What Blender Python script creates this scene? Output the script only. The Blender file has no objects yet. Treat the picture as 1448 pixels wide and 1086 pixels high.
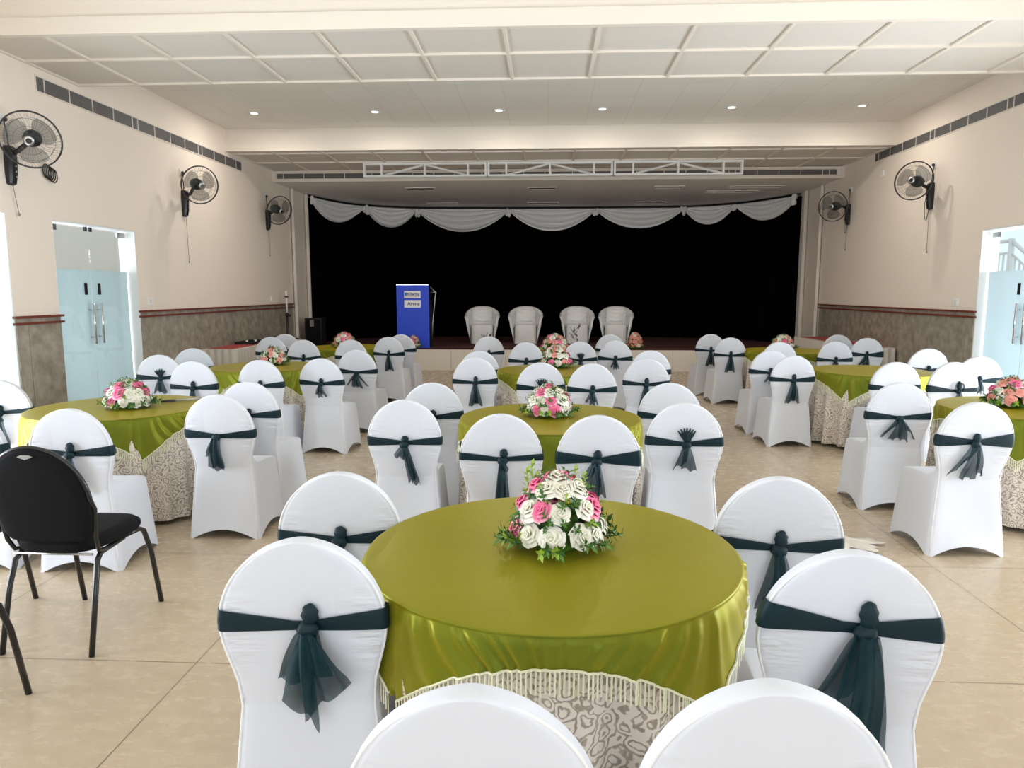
import bpy, bmesh, math, random
from mathutils import Vector, Matrix
PI = math.pi
sc = bpy.context.scene
col = sc.collection

# ------------------------------------------------------------------ camera
F = 1000.0
pitch = math.atan(131 / F)
yaw = math.atan(49 / math.hypot(F, 131))
cam = bpy.data.cameras.new('camera')
cam.sensor_fit = 'HORIZONTAL'
cam.sensor_width = 36.0
cam.lens = 36.0 * F / 1448.0
cam.clip_start = 0.05
cam.clip_end = 200
camo = bpy.data.objects.new('camera', cam)
camo.location = (0, 0, 1.6)
camo.rotation_euler = (PI / 2 - pitch, 0, yaw)
col.objects.link(camo)
sc.camera = camo

# ------------------------------------------------------------------ world, exposure
w = bpy.data.worlds.new('world')
sc.world = w
w.use_nodes = True
w.node_tree.nodes['Background'].inputs[0].default_value = (0.80, 0.90, 1.0, 1)
w.node_tree.nodes['Background'].inputs[1].default_value = 1.2
sc.view_settings.view_transform = 'Standard'
sc.view_settings.look = 'None'
sc.view_settings.exposure = 0.17
sc.view_settings.gamma = 1
sc.view_settings.use_curve_mapping = False
sc.cycles.use_denoising = True
sc.cycles.max_bounces = 10
sc.cycles.diffuse_bounces = 6
sc.cycles.transparent_max_bounces = 24
sc.cycles.caustics_reflective = False
sc.cycles.caustics_refractive = False

# ------------------------------------------------------------------ daylight fill at windows and doors, lamps tilted up to brighten the ceiling
def area(name, loc, rot, sx, sy, power, color=(1, 1, 1)):
    L = bpy.data.lights.new(name, 'AREA')
    L.shape = 'RECTANGLE'
    L.size = sx
    L.size_y = sy
    L.energy = power
    L.color = color
    o = bpy.data.objects.new(name, L)
    o.location = loc
    o.rotation_euler = rot
    col.objects.link(o)
    return o

DAY = (0.82, 0.91, 1.0)
WALL_L, WALL_R, BACK, CURT = -5.3, 5.5, -4.5, 19.6
for i, x in enumerate((-3.4, 0.1, 3.6)):      # fill lamps at windows assumed in the unseen wall behind the camera
    area('window_daylight_fill', (x, BACK - 0.1, 1.9), (PI / 2 + 0.75, 0, 0), 2.6, 2.4, 92, DAY)
OPEN_L = [(7.49, 9.03), (5.29, 6.83), (3.09, 4.63), (0.89, 2.43)]
OPEN_R = [(7.88, 9.40), (5.68, 7.20), (3.48, 5.00), (1.28, 2.80)]
PW_L = (22, 140, 195, 195)  # fill strengths, nearer openings raised to brighten walls and ceiling
PW_R = (46, 175, 190, 165)
for (a, b), p in zip(OPEN_L, PW_L):
    area('door_daylight_fill', (WALL_L - 0.75, (a + b) / 2, 1.15), (0, -PI / 2 - 0.35, 0), 2.2, b - a, p, DAY)
for (a, b), p in zip(OPEN_R, PW_R):
    area('door_daylight_fill', (WALL_R + 0.75, (a + b) / 2, 1.15), (0, PI / 2 + 0.35, 0), 2.2, b - a, p, DAY)

# ------------------------------------------------------------------ materials
def mat(name, color, rough=0.5, metal=0.0, **kw):
    m = bpy.data.materials.new(name)
    m.use_nodes = True
    b = m.node_tree.nodes['Principled BSDF']
    b.inputs['Base Color'].default_value = (*color, 1)
    b.inputs['Roughness'].default_value = rough
    b.inputs['Metallic'].default_value = metal
    for k, v in kw.items():
        b.inputs[k.replace('_', ' ')].default_value = v
    return m

def N(m, kind, **kw):
    n = m.node_tree.nodes.new(kind)
    for k, v in kw.items():
        if hasattr(n, k):
            setattr(n, k, v)
        else:
            n.inputs[k].default_value = v
    return n

def LK(m, a, b):
    m.node_tree.links.new(a, b)

def bsdf(m):
    return m.node_tree.nodes['Principled BSDF']

def coords(m, scale=(1, 1, 1), src='Object'):
    t = N(m, 'ShaderNodeTexCoord')
    mp = N(m, 'ShaderNodeMapping')
    mp.inputs['Scale'].default_value = scale
    LK(m, t.outputs[src], mp.inputs['Vector'])
    return mp.outputs['Vector']

def ramp(m, fac, stops):
    r = N(m, 'ShaderNodeValToRGB')
    e = r.color_ramp.elements
    while len(e) < len(stops):
        e.new(0.5)
    for el, (p, c) in zip(e, stops):
        el.position = p
        el.color = (*c, 1)
    LK(m, fac, r.inputs['Fac'])
    return r.outputs['Color']

def noise_color(m, scale, nscale, stops, detail=4.0, src='Object'):
    v = coords(m, scale, src)
    n = N(m, 'ShaderNodeTexNoise')
    n.inputs['Scale'].default_value = nscale
    n.inputs['Detail'].default_value = detail
    LK(m, v, n.inputs['Vector'])
    c = ramp(m, n.outputs['Fac'], stops)
    LK(m, c, bsdf(m).inputs['Base Color'])
    return n.outputs['Fac']

def bump(m, h, strength=0.2, dist=0.01):
    b = N(m, 'ShaderNodeBump')
    b.inputs['Strength'].default_value = strength
    b.inputs['Distance'].default_value = dist
    LK(m, h, b.inputs['Height'])
    LK(m, b.outputs['Normal'], bsdf(m).inputs['Normal'])

def math_node(m, op, a, b=None):
    n = N(m, 'ShaderNodeMath', operation=op)
    for i, v in enumerate((a, b)):
        if v is None:
            continue
        if isinstance(v, (int, float)):
            n.inputs[i].default_value = v
        else:
            LK(m, v, n.inputs[i])
    return n.outputs[0]

M_wall = mat('painted_wall', (0.85, 0.755, 0.655), 0.75)
M_ceil = mat('ceiling_panel', (0.68, 0.63, 0.575), 0.8)
M_trim = mat('white_trim', (0.765, 0.70, 0.62), 0.6)
M_coffer = mat('ceiling_tile', (0.52, 0.51, 0.485), 0.8)
_v = coords(M_coffer, (1, 1, 1))
_b = N(M_coffer, 'ShaderNodeTexBrick')
_b.offset = 0.0
_b.inputs['Scale'].default_value = 1.0
_b.inputs['Brick Width'].default_value = 0.6
_b.inputs['Row Height'].default_value = 0.6
_b.inputs['Mortar Size'].default_value = 0.006
_b.inputs['Color1'].default_value = (0.79, 0.765, 0.715, 1)
_b.inputs['Color2'].default_value = (0.82, 0.795, 0.745, 1)
_b.inputs['Mortar'].default_value = (0.71, 0.69, 0.645, 1)
LK(M_coffer, _v, _b.inputs['Vector'])
LK(M_coffer, _b.outputs['Color'], bsdf(M_coffer).inputs['Base Color'])
M_stage_ceil = mat('stage_ceiling', (0.84, 0.82, 0.79), 0.8)
M_rail = mat('red_brown_rail', (0.17, 0.035, 0.02), 0.4)
M_stone = mat('granite_wainscot', (0.3, 0.26, 0.2), 0.35)
noise_color(M_stone, (1, 1, 1), 9, [(0.3, (0.23, 0.20, 0.155)), (0.55, (0.34, 0.30, 0.24)), (0.75, (0.44, 0.40, 0.33))], 8)

def floor_material():
    m = mat('travertine_tile', (0.5, 0.4, 0.3), 0.24)
    bs = bsdf(m)
    v = coords(m, (1.4, 3.0, 1))
    n = N(m, 'ShaderNodeTexNoise')
    n.inputs['Scale'].default_value = 7.0
    n.inputs['Detail'].default_value = 9
    n.inputs['Distortion'].default_value = 0.2
    LK(m, v, n.inputs['Vector'])
    c = ramp(m, n.outputs['Fac'], [(0.30, (0.475, 0.378, 0.262)), (0.52, (0.500, 0.400, 0.280)), (0.75, (0.530, 0.430, 0.306))])
    t = N(m, 'ShaderNodeTexCoord')
    s = N(m, 'ShaderNodeSeparateXYZ')
    LK(m, t.outputs['Object'], s.inputs[0])
    def line(axis, off):
        a = math_node(m, 'ADD', s.outputs[axis], off)
        a = math_node(m, 'PINGPONG', a, 0.63)
        return math_node(m, 'LESS_THAN', a, 0.0032)
    l = math_node(m, 'MAXIMUM', line(0, -2.27 + 12.6), line(1, -2.82 + 12.6))
    mx = N(m, 'ShaderNodeMix', data_type='RGBA')
    LK(m, l, mx.inputs['Factor'])
    LK(m, c, mx.inputs['A'])
    mx.inputs['B'].default_value = (0.22, 0.165, 0.11, 1)
    LK(m, mx.outputs['Result'], bs.inputs['Base Color'])
    rr = math_node(m, 'MULTIPLY_ADD', n.outputs['Fac'], 0.18)
    rr.node.inputs[2].default_value = 0.17
    LK(m, rr, bs.inputs['Roughness'])
    return m
M_floor = floor_material()

M_cover = mat('white_spandex', (0.69, 0.72, 0.79), 0.6)
def cover_bump(m):
    # stretch creases that run in from the side edges at sash height
    t = N(m, 'ShaderNodeTexCoord')
    s = N(m, 'ShaderNodeSeparateXYZ')
    LK(m, t.outputs['Object'], s.inputs[0])
    mp = N(m, 'ShaderNodeMapping')
    mp.inputs['Scale'].default_value = (6, 1.5, 26)
    mp.inputs['Rotation'].default_value = (0, 0.35, 0)
    LK(m, t.outputs['Object'], mp.inputs['Vector'])
    n = N(m, 'ShaderNodeTexNoise')
    n.inputs['Scale'].default_value = 1.6
    n.inputs['Detail'].default_value = 2
    LK(m, mp.outputs[0], n.inputs['Vector'])
    ax = math_node(m, 'ABSOLUTE', s.outputs[0])
    mr = N(m, 'ShaderNodeMapRange')
    mr.inputs['From Min'].default_value = 0.09
    mr.inputs['From Max'].default_value = 0.2
    LK(m, ax, mr.inputs['Value'])
    dz = math_node(m, 'ABSOLUTE', math_node(m, 'SUBTRACT', s.outputs[2], 0.70))
    mz = N(m, 'ShaderNodeMapRange')
    mz.inputs['From Min'].default_value = 0.16
    mz.inputs['From Max'].default_value = 0.04
    LK(m, dz, mz.inputs['Value'])
    k = math_node(m, 'MULTIPLY', mr.outputs[0], mz.outputs[0])
    h = math_node(m, 'MULTIPLY', n.outputs['Fac'], k)
    bump(m, h, 0.9, 0.018)
cover_bump(M_cover)
M_seam = mat('white_piping', (0.80, 0.81, 0.83), 0.5)

M_tulle = mat('teal_tulle', (0.006, 0.035, 0.045), 0.45)
def tulle(m, base, dense):
    nt = m.node_tree
    bs = bsdf(m)
    bs.inputs['Base Color'].default_value = (*base, 1)
    bs.inputs['Specular IOR Level'].default_value = 0.2
    bs.inputs['Sheen Weight'].default_value = 0.05
    bs.inputs['Sheen Tint'].default_value = (0.2, 0.55, 0.6, 1)
    lw = N(m, 'ShaderNodeLayerWeight', Blend=0.35)
    a = N(m, 'ShaderNodeMapRange')
    a.inputs['To Min'].default_value = dense
    a.inputs['To Max'].default_value = 1.0
    LK(m, lw.outputs['Facing'], a.inputs['Value'])
    LK(m, a.outputs[0], bs.inputs['Alpha'])
tulle(M_tulle, (0.003, 0.030, 0.040), 0.76)
M_sash = mat('teal_sash', (0.0035, 0.020, 0.028), 0.5)
bsdf(M_sash).inputs['Specular IOR Level'].default_value = 0.25

def satin_material(name, lo, hi):
    m = mat(name, hi, 0.35, 0.32)
    b = bsdf(m)
    b.inputs['Specular IOR Level'].default_value = 0.08
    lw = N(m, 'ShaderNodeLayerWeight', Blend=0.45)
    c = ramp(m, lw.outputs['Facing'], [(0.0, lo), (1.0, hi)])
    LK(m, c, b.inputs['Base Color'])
    b.inputs['Sheen Weight'].default_value = 0.0
    b.inputs['Sheen Tint'].default_value = (0.9, 0.95, 0.35, 1)
    v = coords(m, (3, 3, 3))
    n = N(m, 'ShaderNodeTexNoise')
    n.inputs['Scale'].default_value = 4
    n.inputs['Detail'].default_value = 3
    LK(m, v, n.inputs['Vector'])
    bump(m, n.outputs['Fac'], 0.12, 0.01)
    return m
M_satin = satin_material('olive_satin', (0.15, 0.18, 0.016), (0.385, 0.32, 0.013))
M_fringe = mat('cream_green_fringe', (0.80, 0.80, 0.56), 0.5)

def damask():
    m = mat('damask_cloth', (0.7, 0.64, 0.56), 0.5)
    t = N(m, 'ShaderNodeTexCoord')
    n = N(m, 'ShaderNodeTexNoise')
    n.inputs['Scale'].default_value = 16
    n.inputs['Detail'].default_value = 3
    LK(m, t.outputs['UV'], n.inputs['Vector'])
    mx = N(m, 'ShaderNodeVectorMath', operation='MULTIPLY_ADD')
    LK(m, n.outputs['Color'], mx.inputs[0])
    mx.inputs[1].default_value = (0.06, 0.06, 0.06)
    LK(m, t.outputs['UV'], mx.inputs[2])
    vo = N(m, 'ShaderNodeTexVoronoi')
    vo.inputs['Scale'].default_value = 21
    LK(m, mx.outputs[0], vo.inputs['Vector'])
    r = math_node(m, 'SINE', math_node(m, 'MULTIPLY', vo.outputs['Distance'], 22.0))
    n2 = N(m, 'ShaderNodeTexNoise')
    n2.inputs['Scale'].default_value = 26
    LK(m, t.outputs['UV'], n2.inputs['Vector'])
    r = math_node(m, 'MULTIPLY', r, math_node(m, 'MULTIPLY', n2.outputs['Fac'], 1.6))
    c = ramp(m, math_node(m, 'MULTIPLY_ADD', r, 0.5), [(0.40, (0.74, 0.67, 0.59)), (0.56, (0.46, 0.39, 0.32)), (0.8, (0.30, 0.25, 0.20))])
    for nd in m.node_tree.nodes:
        if nd.type == 'MATH' and nd.operation == 'MULTIPLY_ADD':
            nd.inputs[2].default_value = 0.36
    LK(m, c, bsdf(m).inputs['Base Color'])
    return m
M_damask = damask()

M_black = mat('black_plastic', (0.012, 0.012, 0.013), 0.35)
M_blackmetal = mat('black_painted_tube', (0.010, 0.010, 0.011), 0.22)
M_blackfab = mat('black_fabric', (0.006, 0.006, 0.007), 0.95)
bsdf(M_blackfab).inputs['Specular IOR Level'].default_value = 0.2
M_curtain = mat('black_stage_cloth', (0.0025, 0.0025, 0.003), 1.0)
bsdf(M_curtain).inputs['Specular IOR Level'].default_value = 0.0
M_valance = mat('white_satin_swag', (0.90, 0.895, 0.885), 0.45)
M_chrome = mat('chrome', (0.75, 0.75, 0.76), 0.18, 1.0)
M_steel = mat('brushed_steel', (0.5, 0.5, 0.5), 0.35, 1.0)
M_blue = mat('blue_laminate', (0.012, 0.065, 0.72), 0.45)
M_white = mat('white_paint', (0.85, 0.85, 0.84), 0.45)
M_label = mat('white_paper', (0.85, 0.86, 0.9), 0.5)
M_ink = mat('dark_ink', (0.01, 0.03, 0.10), 0.5)
M_ink2 = mat('blue_ink', (0.01, 0.22, 0.55), 0.5)
M_carpet = mat('dark_red_carpet', (0.06, 0.012, 0.01), 0.95)
noise_color(M_carpet, (1, 1, 1), 30, [(0.35, (0.045, 0.010, 0.009)), (0.7, (0.11, 0.018, 0.014))], 4)
M_panel = mat('cream_stage_cloth', (0.78, 0.74, 0.66), 0.6)
M_grille = mat('grey_grille', (0.22, 0.21, 0.20), 0.5)
M_duct = mat('dark_duct', (0.05, 0.048, 0.045), 0.8)
M_skirt = mat('off_white_skirting', (0.66, 0.62, 0.57), 0.6)
M_redcloth = mat('red_cloth', (0.42, 0.06, 0.05), 0.6)
M_leaf = mat('green_leaf', (0.045, 0.13, 0.015), 0.45)
noise_color(M_leaf, (1, 1, 1), 25, [(0.35, (0.018, 0.075, 0.010)), (0.6, (0.07, 0.19, 0.018)), (0.8, (0.22, 0.36, 0.03))], 2)
M_leaf2 = mat('lime_leaf', (0.30, 0.45, 0.04), 0.45)
M_leafdark = mat('dark_leaf', (0.012, 0.018, 0.012), 0.6)
def petal(name, c0, c1, c2=(0.92, 0.62, 0.66)):
    m = mat(name, c1, 0.5)
    t = N(m, 'ShaderNodeTexCoord')
    l = N(m, 'ShaderNodeVectorMath', operation='LENGTH')
    LK(m, t.outputs['Object'], l.inputs[0])
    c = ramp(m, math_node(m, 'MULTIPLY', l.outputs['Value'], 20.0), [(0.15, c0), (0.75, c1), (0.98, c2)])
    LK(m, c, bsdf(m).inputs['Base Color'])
    return m
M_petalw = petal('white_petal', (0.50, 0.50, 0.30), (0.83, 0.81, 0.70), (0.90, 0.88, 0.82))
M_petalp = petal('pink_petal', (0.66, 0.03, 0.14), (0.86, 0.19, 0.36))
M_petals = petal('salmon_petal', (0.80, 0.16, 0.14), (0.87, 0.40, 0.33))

def glass_material():
    m = mat('clear_glass', (1, 1, 1), 0.02)
    nt = m.node_tree
    tr = N(m, 'ShaderNodeBsdfTransparent')
    tr.inputs[0].default_value = (0.93, 0.96, 0.95, 1)
    gl = N(m, 'ShaderNodeBsdfGlossy', Roughness=0.02)
    lw = N(m, 'ShaderNodeLayerWeight', Blend=0.5)
    fr = math_node(m, 'MULTIPLY_ADD', math_node(m, 'POWER', lw.outputs['Facing'], 4.0), 0.5)
    fr.node.inputs[2].default_value = 0.03
    mx = N(m, 'ShaderNodeMixShader')
    LK(m, fr, mx.inputs[0])
    LK(m, tr.outputs[0], mx.inputs[1])
    LK(m, gl.outputs[0], mx.inputs[2])
    LK(m, mx.outputs[0], nt.nodes['Material Output'].inputs['Surface'])
    return m
M_glass = glass_material()
def frost_material():
    m = mat('frosted_film', (0.68, 0.71, 0.72), 0.4)
    nt = m.node_tree
    tl = N(m, 'ShaderNodeBsdfTranslucent')
    tl.inputs[0].default_value = (0.68, 0.75, 0.77, 1)
    mx = N(m, 'ShaderNodeMixShader')
    mx.inputs[0].default_value = 0.55
    LK(m, bsdf(m).outputs[0], mx.inputs[1])
    LK(m, tl.outputs[0], mx.inputs[2])
    LK(m, mx.outputs[0], nt.nodes['Material Output'].inputs['Surface'])
    return m
M_frost = frost_material()
M_blade = mat('smoky_blade', (0.06, 0.065, 0.06), 0.25, Alpha=0.55)
M_wire = mat('guard_wire', (0.05, 0.05, 0.05), 0.3, 0.4)
M_lamp = mat('lamp_glow', (1, 1, 1), 0.5)
bsdf(M_lamp).inputs['Emission Color'].default_value = (1, 0.95, 0.86, 1)
bsdf(M_lamp).inputs['Emission Strength'].default_value = 3.0
M_outwall = mat('outside_white_wall', (0.88, 0.83, 0.77), 0.8)
M_pave = mat('outside_paving', (0.5, 0.49, 0.46), 0.8)
M_lace = mat('white_lace', (0.66, 0.61, 0.54), 0.8)

# ------------------------------------------------------------------ mesh helpers
class MB:
    def __init__(s):
        s.v = []; s.f = []; s.uv = None
    def add(s, vs, fs):
        o = len(s.v)
        s.v += [tuple(p) for p in vs]
        s.f += [tuple(i + o for i in f) for f in fs]
        return s
    def box(s, x0, x1, y0, y1, z0, z1):
        return s.add([(x0, y0, z0), (x1, y0, z0), (x1, y1, z0), (x0, y1, z0), (x0, y0, z1), (x1, y0, z1), (x1, y1, z1), (x0, y1, z1)],
                     [(0, 3, 2, 1), (4, 5, 6, 7), (0, 1, 5, 4), (1, 2, 6, 5), (2, 3, 7, 6), (3, 0, 4, 7)])
    def grid(s, fn, nu, nv, closed=False):
        vs = [fn(i / (nu if closed else nu - 1), j / (nv - 1)) for j in range(nv) for i in range(nu)]
        fs = []
        for j in range(nv - 1):
            for i in range(nu if closed else nu - 1):
                k = (i + 1) % nu
                fs.append((j * nu + i, j * nu + k, (j + 1) * nu + k, (j + 1) * nu + i))
        return s.add(vs, fs)
    def rings(s, rs, cap0=False, cap1=False):
        n = len(rs[0])
        vs = [p for r in rs for p in r]
        fs = []
        for j in range(len(rs) - 1):
            for i in range(n):
                k = (i + 1) % n
                fs.append((j * n + i, j * n + k, (j + 1) * n + k, (j + 1) * n + i))
        if cap0:
            fs.append(tuple(range(n - 1, -1, -1)))
        if cap1:
            fs.append(tuple((len(rs) - 1) * n + i for i in range(n)))
        return s.add(vs, fs)
    def tube(s, pts, r, n=8, caps=True):
        pts = [Vector(p) for p in pts]
        rr = r if isinstance(r, (list, tuple)) else [r] * len(pts)
        rs = []
        up = None
        for i, p in enumerate(pts):
            a = pts[max(i - 1, 0)]; b = pts[min(i + 1, len(pts) - 1)]
            d = (b - a)
            if d.length < 1e-9:
                d = Vector((0, 0, 1))
            d.normalize()
            if up is None or abs(up.dot(d)) > 0.98:
                up = Vector((0, 0, 1)) if abs(d.z) < 0.9 else Vector((1, 0, 0))
            x = up.cross(d).normalized(); y = d.cross(x)
            up = y
            rs.append([p + (x * math.cos(2 * PI * k / n) + y * math.sin(2 * PI * k / n)) * rr[i] for k in range(n)])
        return s.rings(rs, caps, caps)
    def lathe(s, prof, n=24, c=(0, 0, 0)):
        rs = [[(c[0] + r * math.cos(2 * PI * k / n), c[1] + r * math.sin(2 * PI * k / n), c[2] + z) for k in range(n)] for r, z in prof]
        return s.rings(rs, True, True)
    def ball(s, c, rx, ry, rz, n=12, m=8):
        rs = []
        for j in range(m + 1):
            a = PI * j / m
            q = max(math.sin(a), 0.02)
            rs.append([(c[0] + rx * q * math.cos(2 * PI * k / n), c[1] + ry * q * math.sin(2 * PI * k / n), c[2] - rz * math.cos(a)) for k in range(n)])
        return s.rings(rs, True, True)
    def ring(s, c, R, r, mtx=None, n=40, m=6):
        rs = []
        for i in range(n + 1):
            a = 2 * PI * i / n
            q = []
            for k in range(m):
                b = 2 * PI * k / m
                q.append((c[0] + 0, c[1], c[2]) if False else (c[0] + (R + r * math.cos(b)) * math.cos(a), c[1] + (R + r * math.cos(b)) * math.sin(a), c[2] + r * math.sin(b)))
            rs.append(q)
        return s.rings(rs)
    def xf(s, mtx):
        s.v = [tuple(mtx @ Vector(p)) for p in s.v]
        return s
    def mesh(s, name, m, smooth=True, fix=True):
        me = bpy.data.meshes.new(name)
        me.from_pydata(s.v, [], s.f)
        if fix:
            bm = bmesh.new(); bm.from_mesh(me)
            bmesh.ops.recalc_face_normals(bm, faces=bm.faces)
            bm.to_mesh(me); bm.free()
        me.materials.append(m)
        if smooth:
            me.polygons.foreach_set('use_smooth', [True] * len(me.polygons))
        me.update()
        return me

def link(name, me, parent=None, loc=None, rot=None):
    o = bpy.data.objects.new(name, me)
    col.objects.link(o)
    if parent:
        o.parent = parent
    if loc is not None:
        o.location = loc
    if rot is not None:
        o.rotation_euler = rot
    return o

def obj(name, mb, m, parent=None, smooth=False, fix=True, label=None):
    o = link(name, mb.mesh(name, m, smooth, fix), parent)
    if label:
        o['label'] = label
    return o

def tag(o, label, cat, group=None):
    o['label'] = label
    o['category'] = cat
    if group:
        o['group'] = group
    return o

def thing(name, label, cat, loc=(0, 0, 0), rz=0.0, group=None):
    o = bpy.data.objects.new(name, None)
    o.empty_display_size = 0.1
    col.objects.link(o)
    o.location = loc
    o.rotation_euler = (0, 0, rz)
    return tag(o, label, cat, group)

def struct(name, mb, m, smooth=False):
    o = obj(name, mb, m, None, smooth)
    o['kind'] = 'structure'
    return o

def auto_sharp(o, ang=0.6):
    me = o.data
    bm = bmesh.new(); bm.from_mesh(me)
    for e in bm.edges:
        if len(e.link_faces) == 2 and e.calc_face_angle(0) > ang:
            e.smooth = False
    bm.to_mesh(me); bm.free()

# ------------------------------------------------------------------ room shell
def wall_side(name, X, outward, openings, y0, y1, top=4.6, h=2.37, t=0.22):
    mb = MB()
    xa, xb = (X - t, X) if outward < 0 else (X, X + t)
    cuts = sorted(openings)
    y = y0
    for a, b in cuts:
        mb.box(xa, xb, y, a, 0, h)
        y = b
    mb.box(xa, xb, y, y1, 0, h)
    mb.box(xa, xb, y0, y1, h, top)
    return struct(name, mb, M_wall)
wall_side('wall_left', WALL_L, -1, OPEN_L, BACK, CURT + 0.2)
wall_side('wall_right', WALL_R, 1, OPEN_R, BACK, CURT + 0.2)
mb = MB().box(WALL_L - 0.22, WALL_R + 0.22, CURT, CURT + 0.2, 0, 4.6)
struct('wall_front', mb, M_wall)
mb = MB()
mb.box(WALL_L - 0.22, WALL_R + 0.22, BACK - 0.2, BACK, 3.2, 4.6)
mb.box(WALL_L - 0.22, WALL_R + 0.22, BACK - 0.2, BACK, 0, 0.55)
xs = [WALL_L - 0.22, -4.7, -2.1, -1.2, 1.4, 2.3, 4.9, WALL_R + 0.22]
for i in range(0, 8, 2):
    mb.box(xs[i], xs[i + 1], BACK - 0.2, BACK, 0.55, 3.2)
struct('wall_back', mb, M_wall)
mb = MB()
mb.box(WALL_L - 0.22, WALL_R + 0.22, BACK - 0.2, CURT + 0.2, -0.2, 0)
struct('floor', mb, M_floor)
# coffered ceiling, two dropped grid bands, ceiling over the stage
mb = MB().box(WALL_L, WALL_R, BACK, 14.3, 4.25, 4.4)
struct('ceiling', mb, M_coffer)
def grid_band(y0, y1, rows, idx):
    z = 3.9
    mb = MB().box(WALL_L, WALL_R, y0 + 0.02, y1, z + 0.012, 4.249)
    struct('ceiling', mb, M_ceil)
    mb = MB()
    x = -0.39 - 0.84 * 6
    while x < WALL_R:
        if x > WALL_L + 0.05:
            mb.box(x - 0.016, x + 0.016, y0 + 0.03, y1, z - 0.008, z + 0.012)
        x += 0.84
    for y in rows:
        mb.box(WALL_L, WALL_R, y - 0.016, y + 0.016, z - 0.010, z + 0.012)
    mb.box(WALL_L, WALL_L + 0.03, y0, y1, z - 0.006, z + 0.012)
    mb.box(WALL_R - 0.03, WALL_R, y0, y1, z - 0.006, z + 0.012)
    struct('trim_%d' % idx, mb, M_trim)
    mb = MB()
    mb.box(WALL_L, WALL_R, y0 - 0.035, y0 + 0.03, z - 0.012, z + 0.135)
    mb.box(WALL_L, WALL_R, y0 - 0.005, y0 + 0.02, z + 0.135, 4.249)
    struct('trim_%d' % (idx + 1), mb, M_trim)
grid_band(6.53, 8.11, (7.25, 8.09), 1)
grid_band(11.85, 14.0, (12.13, 12.97), 3)
mb = MB().box(WALL_L, WALL_R, 13.82, CURT, 3.70, 3.9)
struct('ceiling', mb, M_stage_ceil)
mb = MB()
mb.box(WALL_L, WALL_R, 13.79, 13.819, 3.69, 3.74)
mb.box(WALL_L, WALL_R, 13.79, 13.819, 3.86, 3.899)
mb.box(WALL_L, WALL_L + 0.06, 13.79, 13.819, 3.74, 3.86)
mb.box(WALL_R - 0.06, WALL_R, 13.79, 13.819, 3.74, 3.86)
struct('trim_5', mb, M_trim)
# wainscot and double red rail
def wainscot(X, s, segs, k):
    mb = MB(); rl = MB()
    for a, b in segs:
        xa, xb = sorted((X, X - s * 0.016))
        y = a
        edges = [a + 0.16]
        q = a + 0.16
        while q + 0.9 < b:
            q += 0.9
            edges.append(q)
        edges.append(b)
        for e in edges:
            mb.box(xa, xb, y + 0.0025, e - 0.0025, 0, 1.27)
            y = e
        xa, xb = sorted((X, X - s * 0.012))
        mb.box(xa, xb, a, b, 1.275, 1.33)
        xa, xb = sorted((X, X - s * 0.035))
        rl.box(xa, xb, a - 0.03, b + 0.03, 1.262, 1.286)
        rl.box(xa, xb, a - 0.03, b + 0.03, 1.328, 1.352)
    struct('trim_%d' % k, mb, M_stone)
    struct('trim_%d' % (k + 1), rl, M_rail)
def gaps(op, y0, y1):
    r = []; y = y0
    for a, b in sorted(op):
        r.append((y, a)); y = b
    r.append((y, y1))
    return r
wainscot(WALL_L, -1, gaps(OPEN_L, BACK, 14.62), 6)
wainscot(WALL_R, 1, gaps(OPEN_R, BACK, 14.62), 8)
# pipes / pilaster edges beside the stage
k = 10
for X, s in ((WALL_L, 1), (WALL_R, -1)):
    for y, r in ((14.70, 0.035), (15.55, 0.045)):
        mb = MB().tube([(X + s * 0.05, y, 0.03 if y < 15 else 0.45), (X + s * 0.05, y, 3.69)], r, 12)
        o = struct('trim_%d' % k, mb, M_trim, True); auto_sharp(o)
        k += 1
# white door reveals
for X, s, op in ((WALL_L, -1, OPEN_L), (WALL_R, 1, OPEN_R)):
    mb = MB()
    for a, b in op[:2]:
        xa, xb = sorted((X + s * 0.002, X + s * 0.218))
        mb.box(xa, xb, a, a + 0.012, 0, 2.37)
        mb.box(xa, xb, b - 0.012, b, 0, 2.37)
        mb.box(xa, xb, a + 0.012, b - 0.012, 2.358, 2.369)
    struct('trim_%d' % k, mb, M_white); k += 1

# glass doors
def glass_door(name, X, s, a, b, frost_top=1.85):
    root = bpy.data.objects.new(name, None)
    col.objects.link(root)
    root.location = (X + s * 0.12, (a + b) / 2, 0)
    root['kind'] = 'structure'
    root['label'] = 'double glass door with frosted lower panels'
    hw = (b - a) / 2 - 0.03
    side = 0.10          # fixed strip beside the leaves
    for g in (-1, 1):
        y0, y1 = (-hw, -0.004) if g < 0 else (0.004, hw)
        obj('glass_panel', MB().box(-0.005, 0.005, y0, y1, 0.01, 2.33), M_glass, root)
        fo = obj('frosted_film', MB().box(-0.0085, -0.0055, y0 + 0.002, y1 - 0.002, 0.01, frost_top), M_frost, root)
        fo['label'] = 'pale blue frosted film'
        yy = g * 0.075
        for t in (-1, 1):
            h = MB()
            h.tube([(t * 0.055, yy, 0.98), (t * 0.055, yy, 1.46)], 0.014, 12)
            for z in (1.06, 1.38):
                h.tube([(0, yy, z), (t * 0.055, yy, z)], 0.008, 8)
            obj('pull_handle', h, M_chrome, root, True)
        obj('sticker', MB().box(-s * 0.012 - 0.001, -s * 0.012 + 0.001, g * 0.125 - 0.028, g * 0.125 + 0.028, 1.56, 1.70), M_black, root)
        obj('hinge_patch', MB().box(-0.016, 0.016, g * (hw - 0.1) - 0.08, g * (hw - 0.1) + 0.08, 2.27, 2.335), M_steel, root)
        obj('pivot', MB().box(-0.012, 0.012, g * 0.045 - 0.018, g * 0.045 + 0.018, 2.30, 2.35), M_black, root)
    return root
glass_door('door_1', WALL_L, -1, *OPEN_L[0])
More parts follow.
